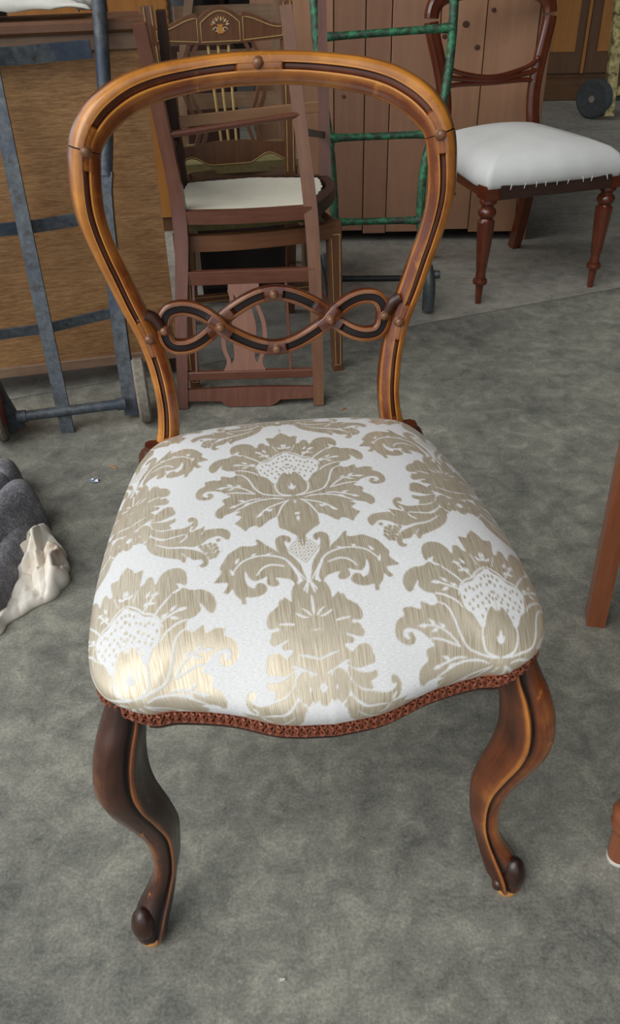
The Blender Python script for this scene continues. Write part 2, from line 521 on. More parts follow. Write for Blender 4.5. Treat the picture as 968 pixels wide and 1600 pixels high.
pk = np.zeros((len(t), len(KP), 2)); tk = np.zeros((len(t), len(KP)))
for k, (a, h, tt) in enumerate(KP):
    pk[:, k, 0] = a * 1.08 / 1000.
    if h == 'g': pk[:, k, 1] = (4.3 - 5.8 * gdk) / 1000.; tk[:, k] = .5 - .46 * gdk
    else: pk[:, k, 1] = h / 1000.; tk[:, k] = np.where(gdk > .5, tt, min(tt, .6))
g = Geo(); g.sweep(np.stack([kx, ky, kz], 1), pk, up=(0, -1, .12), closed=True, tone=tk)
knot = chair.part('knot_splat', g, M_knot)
for m in marks[:6]:
    i = int(round(m / (2 * np.pi) * len(t))) % len(t)
    boss(kx[i], kz[i], r=.0056, off=.0045, parent=knot, y=ky[i])
for sg in (1, -1):
    g = Geo(); g.tube(spline([(sg * .150, .451, .588), (sg * .156, .450, .600), (sg * .166, .450, .606)], 10), .0075, 10, tone=.25)
    chair.part('knot_tenon', g, M_knot, parent=knot)

# ---- seat: outline of the trimmed edge in plan, drape rising from it
HO = A([(0, -.045, .366), (.05, -.040, .368), (.10, -.025, .375), (.15, -.0165, .378), (.175, -.017, .378), (.20, -.009, .385), (.2195, .012, .383),
        (.2285, .045, .387), (.2285, .10, .390), (.2225, .17, .392), (.212, .25, .395), (.199, .33, .398), (.186, .38, .400), (.166, .412, .402),
        (.12, .424, .404), (.06, .428, .404), (0, .430, .404)])
NT, NR, NB = 1000, 250, 24
hs = spline(HO, NT // 2 + 1)
edge = np.vstack([hs, hs[1:-1][::-1] * A((-1, 1, 1))])           # closed loop, NT points
CC = A((0.0, .19))
dirv = edge[:, :2] - CC; RR = np.linalg.norm(dirv, axis=1); du = dirv / RR[:, None]
def dome(x, y):
    return .482 - .020 * (x / .23) ** 2 - .046 * np.clip((.20 - y) / .24, 0, None) ** 2 - .012 * np.clip((y - .20) / .22, 0, None) ** 2
roll = A([(0, 1.0), (-.007, .82), (-.0098, .66), (-.0075, .50), (.002, .345), (.018, .215), (.042, .11), (.078, .035), (.12, .006), (.15, .0)])
SV = np.zeros((NT, NR, 3)); PU = np.zeros((NT, NR, 2))
for i in range(NT):
    zt = edge[i, 2]; R = RR[i]
    base_e = dome(*edge[i, :2])
    pts = []
    for d, k in roll:
        xy = CC + du[i] * (R - d)
        pts.append((R - d, (dome(*xy) if d > 0 else base_e) - (base_e - zt) * k))
    for f in np.linspace(.88, 0, 9):
        q = (R - .15) * f; pts.append((q, float(dome(*(CC + du[i] * q)))))
    pr = spline(pts, NR)
    L = np.r_[0, np.cumsum(np.linalg.norm(np.diff(pr, axis=0), axis=1))]
    arc = L[-1] - L                                                # cloth distance from the crown
    SV[i, :, :2] = CC + du[i] * pr[:, :1]; SV[i, :, 2] = pr[:, 1]
    PU[i] = CC + du[i] * arc[:, None]
#@SEATEND

# ---- damask weave: motifs drawn as polygons in cloth coordinates, woven into a fine grid
PALM = {"fill":[[[0,62.7],[6.7,54.0],[9.8,48.2],[18.2,48.8],[17.1,38.3],[15.4,26.7],[19.5,27.9],[23.1,34.8],[28.1,33.7],[29.8,26.3],[32.0,23.1],[35.6,31.6],[43.1,38.7],[53.9,38.6],[60.3,32.5],[62.3,22.8],[60.5,13.0],[56.2,16.4],[51.4,18.2],[53.5,11.4],[46.4,6.9],[52.2,6.8],[57.9,11.1],[64.7,6.3],[75.2,4.8],[84.6,-2.6],[88.2,-13.9],[85.2,-23.9],[80.2,-23.1],[76.1,-15.6],[72.5,-11.4],[73.5,-18.8],[67.4,-25.7],[60.2,-28.2],[58.1,-37.5],[64.6,-40.7],[74.3,-35.7],[75.8,-44.2],[84.6,-41.2],[93.5,-43.1],[92.5,-49.9],[100.1,-55.3],[103.8,-65.4],[101.9,-75.2],[94.5,-80.4],[87.4,-79.9],[84.4,-74.4],[87.6,-67.7],[91.6,-69.6],[89.7,-74.1],[93.1,-74.8],[96.3,-70.3],[93.7,-64.1],[85.3,-64.4],[76.8,-69.1],[70.0,-76.4],[66.6,-81.7],[74.1,-85.1],[75.5,-89.7],[73.6,-95.6],[81.2,-102.9],[84.0,-110.5],[82.7,-117.6],[78.0,-120.8],[74.7,-116.6],[69.6,-114.2],[64.8,-112.5],[57.6,-112.9],[62.9,-117.6],[57.5,-122.8],[61.8,-129.9],[64.5,-132.6],[58.6,-141.3],[54.8,-147.3],[50.8,-143.0],[44.6,-140.3],[40.3,-144.2],[34.1,-139.0],[27.8,-132.8],[21.0,-130.1],[20.9,-139.5],[20.1,-148.8],[13.7,-153.6],[10.7,-157.1],[5.0,-162.4],[0.0,-165.0],[0.0,62.0]]],"white":[[[33.8,-33.9],[33.5,-24.3],[27.2,-16.6],[18.8,-13.4],[12.9,-6.1],[5.7,-1.0],[0,2.3],[0,-34.9],[1.1,-48.7],[5.7,-43.4],[11.6,-53.1],[15.3,-65.2],[20.0,-63.3],[25.3,-51.7],[31.5,-45.7]]],"seeds":[[30.7,-33.3],[27.9,-25.3],[23.5,-22.2],[19.9,-24.1],[15.4,-20.5],[11.0,-18.1],[8.8,-10.2],[4.2,-6.5],[0,-5.8],[26.8,-40.8],[22.4,-36.4],[17.4,-32.6],[12.6,-29.0],[24.2,-46.2],[18.9,-43.4],[13.5,-40.0],[8.5,-34.5],[4.6,-30.7],[1.1,-26.3],[11.3,-46.9],[6.4,-38.6],[1.9,-34.1],[0.8,-13.7],[4.3,-17.6],[16.0,-54.4]],"stroke":[[[60.5,-35.5],[50.5,-41.2],[45.1,-52.2],[40.2,-70.0],[32.9,-83.7],[21.0,-89.8],[7.6,-93.8],[0.9,-93.8]],[[17.4,-63.0],[17.6,-76.6],[13.3,-88.8],[1.0,-94.2]],[[32.9,13.5],[22.2,-1.8],[17.6,-8.5]],[[13.0,23.2],[8.2,7.7]],[[46.4,5.5],[34.4,-8.2],[28.0,-17.9]],[[59.9,-27.1],[50.1,-29.8],[39.2,-37.0],[34.0,-44.4]],[[71.0,-74.7],[59.2,-75.9],[40.0,-83.2]],[[64.5,-111.9],[41.4,-98.2],[21.4,-96.0],[10.4,-99.3]],[[21.0,-130.1],[14.2,-112.1],[5.8,-101.1]],[[59.2,-12.8],[45.3,-18.4],[31.2,-25.8]],[[79.3,-61.1],[63.3,-62.3],[51.3,-69.8],[40.2,-83.5]],[[65.5,-102.8],[45.5,-94.0],[33.7,-93.4]],[[41.6,-125.3],[28.4,-112.4],[12.6,-104.6],[5.8,-101.8]],[[1.2,-101.9],[0,-109.4]],[[36.2,-30.8],[32.1,-19.6],[26.0,-12.8],[18.4,-9.3],[12.6,-2.3],[5.2,3.7],[0,6.3]]],"leaf":[[1.5,23.2,90,9],[5.8,17.0,140,9],[0,17.0,40,8],[30.4,9.9,170,9],[23.5,12.4,120,9],[27.4,-0.2,190,8],[20.9,0.8,130,8],[56.1,-14.8,180,10],[47.5,-11.9,140,9],[48.1,-23.2,200,9],[39.0,-18.1,150,9],[75.9,-61.8,180,11],[66.8,-57.7,140,9],[64.7,-66.6,200,9],[56.8,-61.6,140,8],[64.9,-102.6,200,10],[55.4,-93.5,160,9],[50.5,-101.1,210,9],[38.8,-124.3,220,10],[30.5,-116.0,180,9],[26.8,-117.3,230,8],[2.1,-77.6,120,9],[0,-73.3,95,10],[0,-136.2,270,9],[0.1,-127.0,150,7]]}
VASE = {"fill":[[[1.6,-1.5],[3.7,8.6],[6.0,19.9],[11.4,30.5],[16.5,38.3],[17.5,45.3],[19.4,51.8],[18.2,56.2],[15.3,52.6],[11.7,56.4],[13.8,62.1],[20.5,64.9],[27.1,61.5],[29.1,52.5],[27.4,41.8],[22.8,32.4],[15.0,21.3],[9.2,9.6],[5.5,-0.2]],[[11.0,3.8],[15.9,18.4],[22.8,32.4],[30.0,44.2],[38.7,52.8],[45.4,61.7],[49.4,62.5],[48.0,55.7],[55.1,54.2],[64.8,55.8],[72.0,52.1],[79.7,46.5],[85.9,36.3],[89.6,29.1],[88.1,23.3],[93.0,16.2],[96.5,11.4],[88.6,10.1],[83.0,8.7],[84.7,2.0],[88.3,-2.0],[82.8,-4.1],[78.9,0.7],[76.2,-6.9],[71.2,-13.6],[70.3,-18.7],[65.9,-18.5],[66.2,-11.4],[58.8,-12.8],[50.5,-11.6],[43.8,-7.0],[44.2,-0.6],[49.1,3.6],[53.7,2.6],[56.4,-1.8],[62.2,1.9],[65.0,11.6],[63.5,20.6],[60.9,12.4],[55.5,6.8],[47.4,8.2],[42.3,10.0],[43.2,1.6],[37.3,-3.1],[31.2,-2.0],[31.3,3.5],[33.5,7.1],[26.9,6.1],[18.2,2.5],[14.1,-3.9]],[[0,9.5],[1.1,0.8],[7.2,-0.7],[11.2,-5.3],[14.7,-10.5],[14.0,-20.3],[9.4,-27.5],[4.7,-41.5],[1.4,-44.7],[0.0,-44.7],[0.0,9.5]],[[3.8,-42.8],[10.2,-34.3],[18.4,-26.5],[26.3,-18.2],[29.1,-18.1],[28.4,-25.0],[35.0,-26.5],[41.3,-31.8],[42.4,-38.3],[37.3,-43.9],[30.8,-46.5],[28.1,-40.9],[23.0,-39.8],[16.8,-41.7],[8.3,-44.3]],[[0,-42.6],[25.0,-35.0],[37.3,-38.7],[45.3,-41.6],[39.2,-48.0],[36.6,-52.8],[44.3,-54.0],[45.2,-60.0],[41.3,-63.6],[36.3,-61.3],[31.9,-58.0],[28.0,-61.4],[32.4,-69.9],[23.6,-76.5],[20.9,-81.3],[28.0,-85.9],[36.6,-78.9],[41.8,-75.5],[48.6,-75.2],[53.1,-80.3],[53.4,-88.7],[51.5,-94.7],[39.2,-98.4],[30.4,-96.6],[23.8,-92.4],[13.9,-97.6],[0,-100.8]]],"white":[],"seeds":[],"stroke":[[[2.3,-0.7],[10.3,12.6],[20.8,29.6],[34.3,36.8],[49.3,38.7],[63.8,34.7],[72.4,26.5],[78.2,17.9]],[[21.9,20.7],[35.5,24.6],[45.5,21.7],[52.9,12.8]],[[1.7,-2.2],[7.4,-12.7],[14.6,-23.3]],[[0,7.5],[1.3,-2.2],[4.4,-16.1]],[[3.0,-41.6],[9.1,-33.4],[16.2,-28.5]],[[18.6,-37.1],[10.1,-42.1],[0.6,-45.3]],[[0,-18.2],[0,-31.1],[0,-41.1]],[[0,-25.3],[0,-40.8]],[[38.0,-46.3],[22.6,-48.5],[7.9,-55.2],[0,-57.0]],[[31.8,-58.8],[17.6,-53.6]],[[53.8,-90.9],[43.0,-94.5],[28.2,-90.5],[9.5,-99.2],[0,-101.0]],[[24.6,-78.1],[11.6,-82.4],[0,-86.4]]],"leaf":[[70.8,35.7,60,9],[77.3,21.3,110,9],[52.7,41.4,30,7],[37.3,39.8,20,7]],"lattice":[63.3,22.3,16.7]}
SCROLL = {"fill":[[[13.1,15.7],[18.9,17.0],[26.5,10.2],[27.6,0.2],[23.7,-11.2],[16.0,-14.1],[11.7,-9.1],[14.5,-1.4],[11.4,10.9]],[[27.5,4.8],[38.5,-5.0],[50.8,-7.4],[65.2,-9.5],[74.0,-5.0],[75.9,-0.7],[72.3,-1.5],[70.0,1.5],[71.0,6.4],[76.1,6.1],[80.8,-0.2],[80.3,-9.6],[75.5,-16.0],[68.4,-19.6],[61.6,-22.8],[47.6,-21.6],[34.5,-14.4],[27.9,-6.3]],[[21.9,-15.9],[27.5,-10.2],[42.1,-22.0],[57.7,-21.3],[68.4,-19.6],[77.3,-17.5],[84.3,-15.7],[89.1,-13.7],[86.7,-19.6],[96.3,-20.1],[108.5,-22.7],[115.2,-29.9],[115.0,-37.2],[111.4,-41.1],[102.7,-33.3],[92.2,-35.2],[85.1,-40.9],[74.7,-43.5],[64.8,-39.9],[47.6,-35.2],[32.1,-24.0],[45.8,-36.8],[64.5,-43.2],[78.0,-50.2],[86.3,-57.4],[90.1,-65.5],[88.8,-73.5],[83.6,-76.0],[79.9,-72.6],[84.0,-69.7],[82.6,-64.4],[74.3,-62.9],[68.0,-56.3],[66.2,-63.0],[62.9,-64.0],[60.0,-58.9],[47.2,-52.4],[33.1,-42.6],[25.0,-31.3]],[[26.9,17.7],[39.8,11.3],[50.9,10.9],[55.6,12.4],[55.6,5.5],[48.9,2.3],[50.8,-5.0],[41.5,-4.2],[32.5,1.3],[28.1,8.9]],[[20.5,51.3],[31.6,47.9],[36.9,43.4],[32.7,39.6],[23.9,41.3],[35.8,28.1],[42.2,30.5],[48.9,33.4],[54.8,26.8],[54.4,19.5],[47.2,18.1],[38.1,18.0],[26.4,26.0],[16.0,41.5]],[[19.0,61.5],[31.2,62.1],[38.9,56.3],[47.4,53.8],[45.6,45.8],[35.4,48.5],[23.4,54.1]],[[20.7,76.3],[24.3,88.2],[31.9,94.3],[35.8,86.4],[44.4,80.5],[48.8,71.7],[46.9,64.0],[39.1,64.3],[30.7,72.2],[23.1,69.4],[10.6,67.3]],[[0,37.3],[0,55.5],[8.9,55.0],[21.0,38.7],[17.2,33.5],[3.3,33.0],[0,28.9]],[[0,60.7],[0,69.6],[16.9,69.9],[21.0,61.1],[8.0,57.0]],[[8.4,105.7],[15.1,110.7],[20.0,99.5],[19.4,86.4],[10.2,80.8],[2.0,78.0]]],"white":[],"seeds":[],"stroke":[[[27.5,-8.8],[40.4,-20.8],[56.5,-21.0],[66.8,-20.5]],[[59.7,-32.7],[66.7,-27.1],[68.3,-20.8]],[[75.5,-19.1],[72.1,-14.9],[75.7,-9.2]],[[83.9,-27.0],[86.8,-21.0]],[[61.9,-49.3],[66.2,-55.8]]],"leaf":[],"dots":[[82.6,-45.1],[87.6,-45.3],[92.9,-44.1],[97.8,-46.3],[84.8,-49.5],[89.4,-49.6],[94.2,-48.8],[99.4,-51.4],[87.3,-53.7],[91.8,-53.9],[96.0,-54.1],[100.7,-57.2],[90.3,-58.8],[94.7,-58.7],[98.4,-60.4],[92.7,-63.7],[96.9,-63.3],[102.1,-39.5],[1.8,-13.4],[10.0,-10.7],[17.3,-13.2],[21.8,-18.2],[26.2,-22.6]]}

RES = .0006
GX0, GY0, GW, GH = -.36, -.20, 1200, 1180
damask = np.zeros((GH, GW), np.float32)
damask[:] = 0
def fill_poly(P, val, smooth=True):
    """P in metres (u, v); even-odd fill into the weave grid."""
    P = A(P)
    if smooth and len(P) > 4:
        Q = np.vstack([P[-1:], P, P[:2]]); o = []
        for i in range(1, len(Q) - 2):
            p0, p1, p2, p3 = Q[i - 1], Q[i], Q[i + 1], Q[i + 2]
            for tt in (0, .25, .5, .75):
                o.append(.5 * (2 * p1 + (p2 - p0) * tt + (2 * p0 - 5 * p1 + 4 * p2 - p3) * tt ** 2 + (3 * p1 - p0 - 3 * p2 + p3) * tt ** 3))
        P = A(o)
    g_ = (P - A((GX0, GY0))) / RES
    x0, y0 = np.floor(g_.min(0)).astype(int); x1, y1 = np.ceil(g_.max(0)).astype(int) + 1
    x0, y0 = max(x0, 0), max(y0, 0); x1, y1 = min(x1, GW), min(y1, GH)
    if x1 <= x0 or y1 <= y0: return
    X, Y = np.meshgrid(np.arange(x0, x1) + .5, np.arange(y0, y1) + .5)
    ins = np.zeros(X.shape, bool)
    a = g_; b = np.roll(g_, -1, 0)
    for (ax_, ay_), (bx_, by_) in zip(a, b):
        if ay_ == by_: continue
        c_ = ((ay_ > Y) != (by_ > Y)) & (X < (bx_ - ax_) * (Y - ay_) / (by_ - ay_) + ax_)
        ins ^= c_
    damask[y0:y1, x0:x1][ins] = val
def stroke(P, w, val):
    P = A(P)
    if len(P) > 2: P = spline(P, 8 * len(P))
    T_ = norm(np.gradient(P, axis=0)); n_ = np.stack([-T_[:, 1], T_[:, 0]], 1)
    ww = w / 2 * (1 - .5 * np.linspace(-1, 1, len(P)) ** 4)[:, None]
    for i in range(len(P) - 1):
        fill_poly([P[i] + n_[i] * ww[i], P[i + 1] + n_[i + 1] * ww[i + 1], P[i + 1] - n_[i + 1] * ww[i + 1], P[i] - n_[i] * ww[i]], val, False)
def oval(c, rx, ry, val, ang=0):
    th = np.linspace(0, 2 * np.pi, 14, endpoint=False)
    e = np.stack([rx * np.cos(th), ry * np.sin(th)], 1); ca, sa = math.cos(ang), math.sin(ang)
    fill_poly(A(c) + e @ A([(ca, sa), (-sa, ca)]), val, False)
def leaf(c, ang, ln, val):
    d_ = A((math.cos(ang), math.sin(ang))); n_ = A((-d_[1], d_[0])); c = A(c)
    fill_poly([c - d_ * ln * .5, c + n_ * ln * .20 - d_ * ln * .12, c + d_ * ln * .5, c - n_ * ln * .20 - d_ * ln * .12], val)
def motif(M_, u0, v0, kx_=1.0):
    for sg in (-1, 1):
        f = lambda L_: [(u0 + sg * a * .001 * kx_, v0 + b * .001) for a, b in L_]
        for P_ in M_['fill']: fill_poly(f(P_), 1)
        for P_ in M_['white']: fill_poly(f(P_), 0)
    for sg in (-1, 1):
        f = lambda L_: [(u0 + sg * a * .001 * kx_, v0 + b * .001) for a, b in L_]
        for P_ in M_['stroke']: stroke(f(P_), .0022, 0)
        for a, b, an, ln in M_['leaf']: leaf(f([(a, b)])[0], (math.pi - an * D) if sg > 0 else an * D, ln * .001 * 1.15, 0)
        for s_ in M_['seeds']: oval(f([s_])[0], .0013, .0022, 1)
        for s_ in M_.get('dots', []): oval(f([s_])[0], .0024, .0028, 1)
def lattice(u0, vt, vb, hw):
    vc = (vt + vb) / 2; hh = (vt - vb) / 2
    for k in range(5):
        q = k / 4
        for sg in (-1, 1):
            a = (u0 + sg * hw * (-1 + q), vc + hh * q); b = (u0 + sg * hw * q, vc - hh * (1 - q))
            stroke([a, b], .0016, 1)
    for i in range(4):
        for j in range(4):
            p = (i + .5) / 4; r = (j + .5) / 4
            oval((u0 + hw * (p - r), vc + hh * (p + r - 1)), .0012, .0015, 1)
def flower(u0, v0):
    for k in range(6): oval((u0 + .0095 * math.cos(k * math.pi / 3 + .52), v0 + .0105 * math.sin(k * math.pi / 3 + .52)), .0062, .0066, 1)
    oval((u0, v0), .0030, .0034, 0)
UA, US, DROP = -.0090, .1905, .2240
for rep in (-1, 0, 1):
    for cx_, dy_ in ((-2, 0), (-1, -DROP), (0, 0), (1, -DROP), (2, 0)):
        u0 = UA + cx_ * US; o = dy_ + rep * 2 * DROP
        motif(VASE, u0, .0598 + o); lattice(u0, .0598 + VASE['lattice'][0] * .001 + o, .0598 + VASE['lattice'][1] * .001 + o, VASE['lattice'][2] * .001)
        motif(PALM, u0, .2855 + o, 1.07)
        motif(SCROLL, u0, -.0540 + o); flower(u0, -.0540 + o)
damask = (damask + np.roll(damask, 1, 0) + np.roll(damask, 1, 1) + np.roll(np.roll(damask, 1, 0), 1, 1)) / 4

def weave(u, v):
    x = np.clip((u - GX0) / RES - .5, 0, GW - 1.001); y = np.clip((v - GY0) / RES - .5, 0, GH - 1.001)
    ix, iy = x.astype(int), y.astype(int); fx, fy = x - ix, y - iy
    return (damask[iy, ix] * (1 - fx) + damask[iy, ix + 1] * fx) * (1 - fy) + (damask[iy + 1, ix] * (1 - fx) + damask[iy + 1, ix + 1] * fx) * fy

w = N('damask_cloth')
pat = w.attr('damask')
warp = w.noise(w.uv((1500, 22, 1)), 1.0, 3, .7)
weft = w.noise(w.uv((260, 900, 1)), 1.0, 2, .6)
tan = w.ramp(warp, [(.30, S(160, 145, 120)), (.46, S(190, 177, 152)), (.58, S(222, 214, 196)), (.72, S(206, 180, 130))])
cream = w.ramp(weft, [(.30, S(208, 209, 210)), (.60, S(228, 229, 230))])
w.bump(w.math('MULTIPLY_ADD', pat, -.5, w.math('MULTIPLY_ADD', weft, .35, w.math('MULTIPLY', warp, .3))), .35, .0008)
M_damask = w.out(w.mix(cream, tan, pat), w.math('MULTIPLY_ADD', pat, -.24, .60), Sheen_Weight=.15, Sheen_Roughness=.4,
                 Metallic=w.math('MULTIPLY', pat, .36), **{'Specular IOR Level': w.math('MULTIPLY_ADD', pat, .5, .4)})
me = bpy.data.meshes.new('seat_cushion')
Vs = np.vstack([SV[:, :-1].reshape(-1, 3), SV[:, -1].mean(0)[None]])
Uv = np.vstack([PU[:, :-1].reshape(-1, 2), CC[None]])
K = NR - 1; ctr = NT * K
I = np.arange(NT)[:, None]; J = np.arange(K - 1)[None]; I2 = (I + 1) % NT
quads = np.stack([I * K + J, I2 * K + J, I2 * K + J + 1, I * K + J + 1], -1).reshape(-1, 4)
ii = np.arange(NT); tris = np.stack([ii * K + K - 1, ((ii + 1) % NT) * K + K - 1, np.full(NT, ctr)], 1)
me.vertices.add(len(Vs)); me.vertices.foreach_set('co', Vs.astype('f').ravel())
me.loops.add(quads.size + tris.size); me.polygons.add(len(quads) + len(tris))
lv = np.r_[quads.ravel(), tris.ravel()].astype('i')
me.loops.foreach_set('vertex_index', lv)
me.polygons.foreach_set('loop_start', np.r_[np.arange(len(quads)) * 4, quads.size + np.arange(len(tris)) * 3].astype('i'))
me.update(calc_edges=True)
uvl = me.uv_layers.new(name='UVMap'); uvl.data.foreach_set('uv', Uv[lv].astype('f').ravel())
at = me.attributes.new('damask', 'FLOAT', 'POINT'); at.data.foreach_set('value', weave(Uv[:, 0], Uv[:, 1]).astype('f'))
me.polygons.foreach_set('use_smooth', np.ones(len(me.polygons), bool))
me.validate(); me.update()
me.materials.append(M_damask)
seat = bpy.data.objects.new('seat_cushion', me); col.objects.link(seat); seat.parent = chair.o
seat['label'] = 'cream damask seat with taupe palmettes and scrolls'

# ---- gimp braid along the front and both sides
M_braid = plain('russet_braid', S(150, 82, 56), .5, .55, 260)
M_braidbase = plain('russet_braid_base', S(92, 44, 30), .7, .4, 200)
bi = np.r_[np.arange(NT - 405, NT), np.arange(0, 406)]
bp = edge[bi % NT].copy()
tang = norm(np.gradient(bp, axis=0)); nrm = np.stack([tang[:, 1], -tang[:, 0], np.zeros(len(bp))], 1); nrm = norm(nrm)
bp = bp + nrm * .0015
g = Geo(); g.sweep(resample(bp, 300), [(-.0022, -.0085), (.0022, -.0085), (.0022, .0085), (-.0022, .0085)], up=(0, 0, 1))
braid = chair.part('braid_trim', g, M_braidbase, label='russet gimp braid')
bs = np.r_[0, np.cumsum(np.linalg.norm(np.diff(bp, axis=0), axis=1))]
q = np.arange(0, bs[-1], .0011)
bb = np.stack([np.interp(q, bs, bp[:, k]) for k in range(3)], 1); bn = norm(np.stack([np.interp(q, bs, nrm[:, k]) for k in range(3)], 1))
for k in range(3):
    ph = 2 * np.pi * (q / .0170 + k / 3)
    wob = np.sin(2 * np.pi * q / .0031 + k)
    P = bb + bn * (.0036 + .0016 * np.cos(2 * ph + k * 2.1))[:, None] + A((0, 0, 1)) * (.0056 * np.sin(ph) + .0006 * wob)[:, None]
    g = Geo(); g.tube(P, .0015, 6); chair.part('cord', g, M_braid, parent=braid)
for zz_ in (-.0080, .0080):
    P = bb[::3] + bn[::3] * .0026 + A((0, 0, zz_))
    g = Geo(); g.tube(P, .0013, 5); chair.part('cord', g, M_braid, parent=braid)

# ---- seat rails under the braid
def rail(i0, i1, name, mat, hgt=.024):
    P = resample(edge[np.arange(i0, i1 + 1) % NT], 70)
    tg = norm(np.gradient(P, axis=0)); nn = norm(np.stack([tg[:, 1], -tg[:, 0], np.zeros(len(P))], 1))
    P = P - nn * .012 - A((0, 0, .008))
    g = Geo()
    g.sweep(P, [(-.011, .012), (.0105, .012), (.0115, 0), (.012, -.006), (.0125, -.0085), (.0105, -.012), (-.011, -.012)], up=(0, 0, 1),
            tone=[.3, .3, .12, .08, .35, .75, .4])
    return chair.part(name, g, mat)
fi = int(np.argmin(np.abs(hs[:, 0] - .178) + (hs[:, 1] > .05)))
rail(NT - fi, NT + fi, 'front_rail', M_legdark)
ri = int(np.argmin(np.abs(hs[:, 1] - .405)))
rail(fi + 40, ri, 'side_rail', M_legdark); rail(NT - ri, NT - fi - 40, 'side_rail', M_legdark)
rail(ri, NT - ri, 'back_rail', M_legdark)

# ---- front cabriole legs
LEG = A([(.405, .213, .180, .014, .044), (.37, .225, .181, .006, .048), (.34, .238, .187, -.003, .052), (.31, .246, .191, -.009, .052),
         (.28, .2485, .191, -.013, .050), (.25, .244, .186, -.013, .046), (.215, .231, .177, -.009, .040), (.18, .217, .172, -.004, .036),
         (.145, .210, .174, -.001, .033), (.11, .2095, .178, -.002, .031), (.085, .214, .184, -.006, .031), (.062, .226, .189, -.013, .033),
         (.042, .238, .194, -.021, .038), (.024, .243, .199, -.026, .042), (.010, .241, .204, -.027, .040), (.004, .236, .209, -.027, .032)])
SEC = [(1, .05, .55), (.95, .45, .72), (.72, .82, .70), (.40, .95, .60), (.10, .90, .45), (-.06, .74, .06), (-.13, .72, .05), (-.18, .93, .6), (-.28, 1.0, .92), (-.38, .96, .8),
       (-.45, .82, .5), (-.62, .40, .38), (-.84, -.10, .36), (-1, -.6, .36), (-.85, -1, .3), (.5, -1, .3), (.92, -.6, .4)]
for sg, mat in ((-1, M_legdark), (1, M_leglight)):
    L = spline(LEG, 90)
    V, F, FU, T = [], [], [], []
    k = len(SEC)
    for i, (z, xo, xi, yc, dp) in enumerate(L):
        hw = (xo - xi) / 2; xc = (xo + xi) / 2
        for (u, v, tt) in SEC:
            if sg < 0 and v > .35 and -.7 < u < .2: u -= .20
            V.append((sg * (xc + u * hw), yc - v * dp / 2, z))
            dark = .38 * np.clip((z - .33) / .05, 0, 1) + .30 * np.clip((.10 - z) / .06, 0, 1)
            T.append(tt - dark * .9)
    for i in range(len(L) - 1):
        for a in range(k):
            b = (a + 1) % k
            F.append((i * k + a, i * k + b, (i + 1) * k + b, (i + 1) * k + a))
            FU.append([(L[i][0], a * .008), (L[i][0], (a + 1) * .008), (L[i + 1][0], (a + 1) * .008), (L[i + 1][0], a * .008)])
    F.append(tuple(range(k))); FU.append([(0, 0)] * k)
    F.append(tuple((len(L) - 1) * k + a for a in range(k))); FU.append([(0, 0)] * k)
    g = Geo(); g.faces_uv(V, F, FU, T)
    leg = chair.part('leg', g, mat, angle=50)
    g = Geo()
    g.ellipsoid((sg * .2290, -.031, .032), (.0160, .0165, .028), 22, 16, tone=.34)
    g.ellipsoid((sg * .2105, -.034, .016), (.0078, .008, .0095), 14, 10, tone=.42)
    chair.part('scroll_toe', g, M_legdark, parent=leg, label='dark scrolled toe')
    g = Geo(); g.lathe([(.0002, 0), (.0135, 0), (.0150, .004), (.0145, .009), (.0002, .0095)], 18, (sg * .224, -.031, 0))
    chair.part('worn_foot_pad', g, M_bare, parent=leg)
# ---- rear legs, raked backwards
for sg in (-1, 1):
    P = spline([(sg * .166, .424, .40), (sg * .166, .432, .30), (sg * .168, .452, .15), (sg * .172, .486, .0)], 24)
    wd = np.linspace(.034, .026, 24)
    pr = np.stack([np.stack([A((-.5, .5, .5, -.5)) * a, A((-.5, -.5, .5, .5)) * a], 1) for a in wd])
    g = Geo(); g.sweep(P, pr, up=(0, -1, 0)); chair.part('leg', g, M_legdark)

# ------------------------------------------------------------------ stacked side chairs behind (one upright, one turned upside down on it)
M_mahog = wood('reddish_mahogany', S(44, 22, 16), S(98, 58, 44), S(142, 94, 74), .26, 1.0, 1.2, .25, coat=.15)
M_mahog2 = wood('brown_mahogany', S(44, 24, 16), S(104, 66, 42), S(150, 104, 68), .40, 1.0, 1.2, .25, coat=.15)
M_splat = wood('pale_pink_mahogany', S(92, 58, 46), S(132, 92, 76), S(160, 118, 98), .42, 1.0, 1.4, .2)
M_dark = wood('dark_and_shaded_mahogany', S(24, 15, 13), S(52, 33, 28), S(86, 58, 48), .35, 1.0, 1.2, .25, coat=.2)
M_string = plain('boxwood_stringing', S(206, 174, 112), .5, .2, 80)
M_calico = plain('cream_calico', S(226, 222, 204), .9, .06, 24, bump=.08)
M_olive = plain('olive_seat_cloth', S(134, 124, 80), .9, .3, 40)
M_black = plain('black_edge_tape', S(34, 28, 26), .8, .3, 60)

